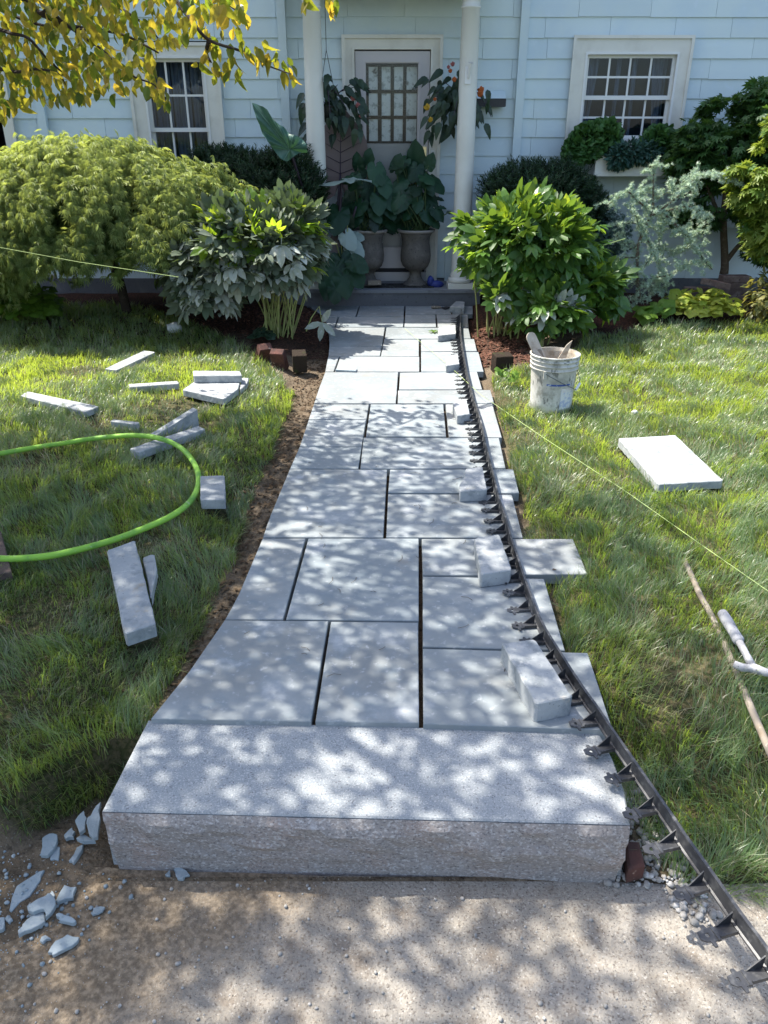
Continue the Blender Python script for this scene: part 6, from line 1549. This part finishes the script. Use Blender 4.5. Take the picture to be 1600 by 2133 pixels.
# ================================================================ GRASS AND LITTER
def lawn(name, label, poly, seed):
    rg = np.random.default_rng(seed)
    X, Y, S = [], [], []
    for (y0, y1, dens, sc) in ((1.3, 2.3, 26000, .8), (2.3, 3.2, 21000, .85), (3.2, 4.5, 14500, 1.0), (4.5, 6.0, 9500, 1.15), (6.0, 7.6, 6800, 1.25)):
        w = .62 * y1 + .55                      # as far out as the picture and a step to the side can see
        n = int(dens * 2 * w * (y1 - y0)); x = rg.uniform(-w, w, n); y = rg.uniform(y0, y1, n)
        X.append(x); Y.append(y); S.append(np.full(n, sc))
    X, Y, S = map(np.concatenate, (X, Y, S))
    xw = X + .05 * (vnoise(X, Y, 9) - .5); yw = Y + .05 * (vnoise(X + 7, Y, 9) - .5)
    ok = in_poly(xw, yw, poly)
    for fp in FOOT: ok &= ~in_poly(X, Y, fp)
    clump = vnoise(X, Y, 13) * .55 + vnoise(X, Y, 31) * .45
    bare = np.zeros(len(X))
    for (bx, by, br) in BARE:
        bare = np.maximum(bare, np.exp(-(((X - bx) ** 2 + (Y - by) ** 2 * .8) / br ** 2)))
    ok &= rg.random(len(X)) < (.05 + 1.35 * clump) * (1 - .8 * bare)
    X, Y, S, clump, bare = X[ok], Y[ok], S[ok], clump[ok], bare[ok]
    n = len(X); Zg = ground_z(X, Y)
    tuft = .45 + .5 * vnoise(X + 3, Y + 9, 3.2) + .75 * vnoise(X, Y, 12) 
    H = (.032 + .032 * rg.random(n) ** 1.6) * tuft * (1 - .4 * bare) * np.where(Y < 1.9, 1.1, 1)
    rim = (Y < 1.72) & (X < -.6); H = np.where(rim, H * 1.45, H)
    # the blades lie in swirls, some stand
    fl = 2 * math.pi * (vnoise(X, Y, 3.6) * 1.3 + .6 * vnoise(X, Y, 11)) + rg.normal(0, .8, n)
    fl = np.where(rim & (rg.random(n) < .7), -1.57 + rg.normal(0, .6, n), fl)
    lean = np.clip(.35 + .85 * rg.random(n) + .3 * (vnoise(X + 5, Y, 3) - .5), .15, 1.25)
    lean = np.where(rg.random(n) < .12, lean * .4, lean)
    L = H * 1.35; d = np.stack([np.cos(fl), np.sin(fl), np.zeros(n)], 1); sd = np.stack([-np.sin(fl + rg.normal(0, .5, n)), np.cos(fl), np.zeros(n)], 1)
    wd = (.0021 + .0026 * rg.random(n) ** 2.5) * S * (1.0 + .12 * np.clip(Y - 2, 0, 5))
    B = np.stack([X, Y, Zg - .004], 1)
    a1, a2 = lean * .45, lean * 1.05 + .2
    m1 = B + (d * np.sin(a1)[:, None] + Z3 * np.cos(a1)[:, None]) * (L * .5)[:, None]
    tp = m1 + (d * np.sin(a2)[:, None] + Z3 * np.cos(a2)[:, None]) * (L * .55)[:, None]
    V = np.stack([B - sd * wd[:, None] / 2, B + sd * wd[:, None] / 2, m1 + sd * wd[:, None] * .42, m1 - sd * wd[:, None] * .42, tp], 1).reshape(-1, 3)
    o5 = (np.arange(n) * 5)[:, None, None]
    tr = (np.array([(0, 1, 2), (0, 2, 3), (3, 2, 4)])[None] + o5).reshape(-1, 3)
    tint = np.clip(-.14 + .5 * vnoise(X + 11, Y + 2, 2.6) + .65 * rg.random(n) + .25 * sstep(3.4, 5, Y) + .12 * (X > .6), 0, 1)  # paler tint far back and at right puts the sunlit lawn into colour
    patch_ = sstep(.6, .8, vnoise(X + 20, Y, 2.4) * .6 + vnoise(X, Y + 31, 6) * .4)
    dry = np.where(rg.random(n) < .11 + .28 * patch_ + .5 * bare, .4 + .6 * rg.random(n), 0.12 * rg.random(n))
    me = np_mesh(name, V, tr, M['grass'], np.repeat(tint, 5), np.repeat(dry, 5))
    o = bpy.data.objects.new(name, me); finish(o, None, (0, 0, 0)); o['kind'] = 'stuff'; o['label'] = label
    print(name, n, 'blades')
BARE = [(G(x, y).x, G(x, y).y, r_) for x, y, r_ in ((70, 965, .16), (310, 1130, .1), (95, 1275, .14), (380, 840, .2), (430, 880, .14), (180, 770, .12), (1410, 1390, .13), (1345, 1275, .07), (1060, 830, .12), (1080, 900, .12), (1400, 1430, .1), (330, 870, .12), (210, 880, .14))]
lawn('lawn_grass', 'shaggy grass of the shaded left lawn', LAWN_L, 1)
lawn('lawn_grass', 'sunlit green grass of the right lawn', LAWN_R, 2)

# bark mulch and litter in the beds
def chips(name, label, n, fn, m_, s0):
    P = np.array([fn() for _ in range(n)]); P[:, 2] = ground_z(P[:, 0], P[:, 1]) + .006
    bv = np.array([(-.5, -1, 0), (.5, -1, .1), (.4, 1, .12), (-.4, 1, 0), (0, 0, .35)]); bt = np.array([(0, 1, 4), (1, 2, 4), (2, 3, 4), (3, 0, 4)])
    foliage_top(name, label, bv, bt, P, s0, m_)
def foliage_top(name, label, bv, bt, P, s0, m_):
    ax = nrand(len(P)); ax[:, 2] *= .25; V, tr, k = stamp(bv, bt, frames(ax, Z3 + nrand(len(P), .3)), P, s0 * (.5 + RNG.random(len(P))))
    me = np_mesh(name, V, tr, m_); o = bpy.data.objects.new(name, me); finish(o, None, (0, 0, 0)); o['kind'] = 'stuff'; o['label'] = label
ru = random.Random(8)
M['chipbark'] = mat('bark_chips', (0.08, 0.04, 0.028), .95, .1, [(40, 3, (0.16, 0.075, 0.05), .45, .65), (90, 2, (0.28, 0.22, 0.17), .66, .72)])
chips('bark_mulch', 'reddish bark mulch under the right bush', 1500, lambda: (ru.uniform(.66, 1.25), ru.uniform(5.6, 6.8), 0), M['chipbark'], .014)
chips('bark_mulch', 'dark bark mulch in the left bed', 2600, lambda: (ru.uniform(-3.2, -.45), ru.uniform(6.35, 7.6), 0), M['chipbark'], .013)
chips('soil_crumbs', 'crumbs of soil in the trench left of the walk', 1500, lambda: (lambda y: (float(left_x(y)) - ru.uniform(.01, .22), y, 0))(ru.uniform(1.8, 6.2)), M['soil'], .009)
# twigs and needles blown over the slabs
mb = MB()
for k in range(46):
    y = ru.uniform(1.8, 4.6); x = ru.uniform(float(left_x(y)) + .05, float(edge_x(y)) - .1); a = ru.uniform(0, 3.14); l = ru.uniform(.015, .06)
    mb.tube([(x, y, .003), (x + l * .5 * math.cos(a), y + l * .5 * math.sin(a), .0045), (x + l * math.cos(a + .3), y + l * math.sin(a + .3), .003)], .0009, 4)
mb.build('twig_litter', M['twig'], kind='stuff', label='fine dark twigs scattered on the slabs')
c = G(1154, 1187, .001)
V, F = [(c + Vector(v)) for v in ((-.008, 0, .001), (0, .007, .003), (.01, .002, .001), (.004, -.006, .003))], [(0, 1, 2, 3)]
setp(mk('fallen_leaf', V, F, M['twig'], origin=c), 'tiny dark curled leaf on the slab that sticks out to the right', 'leaf')
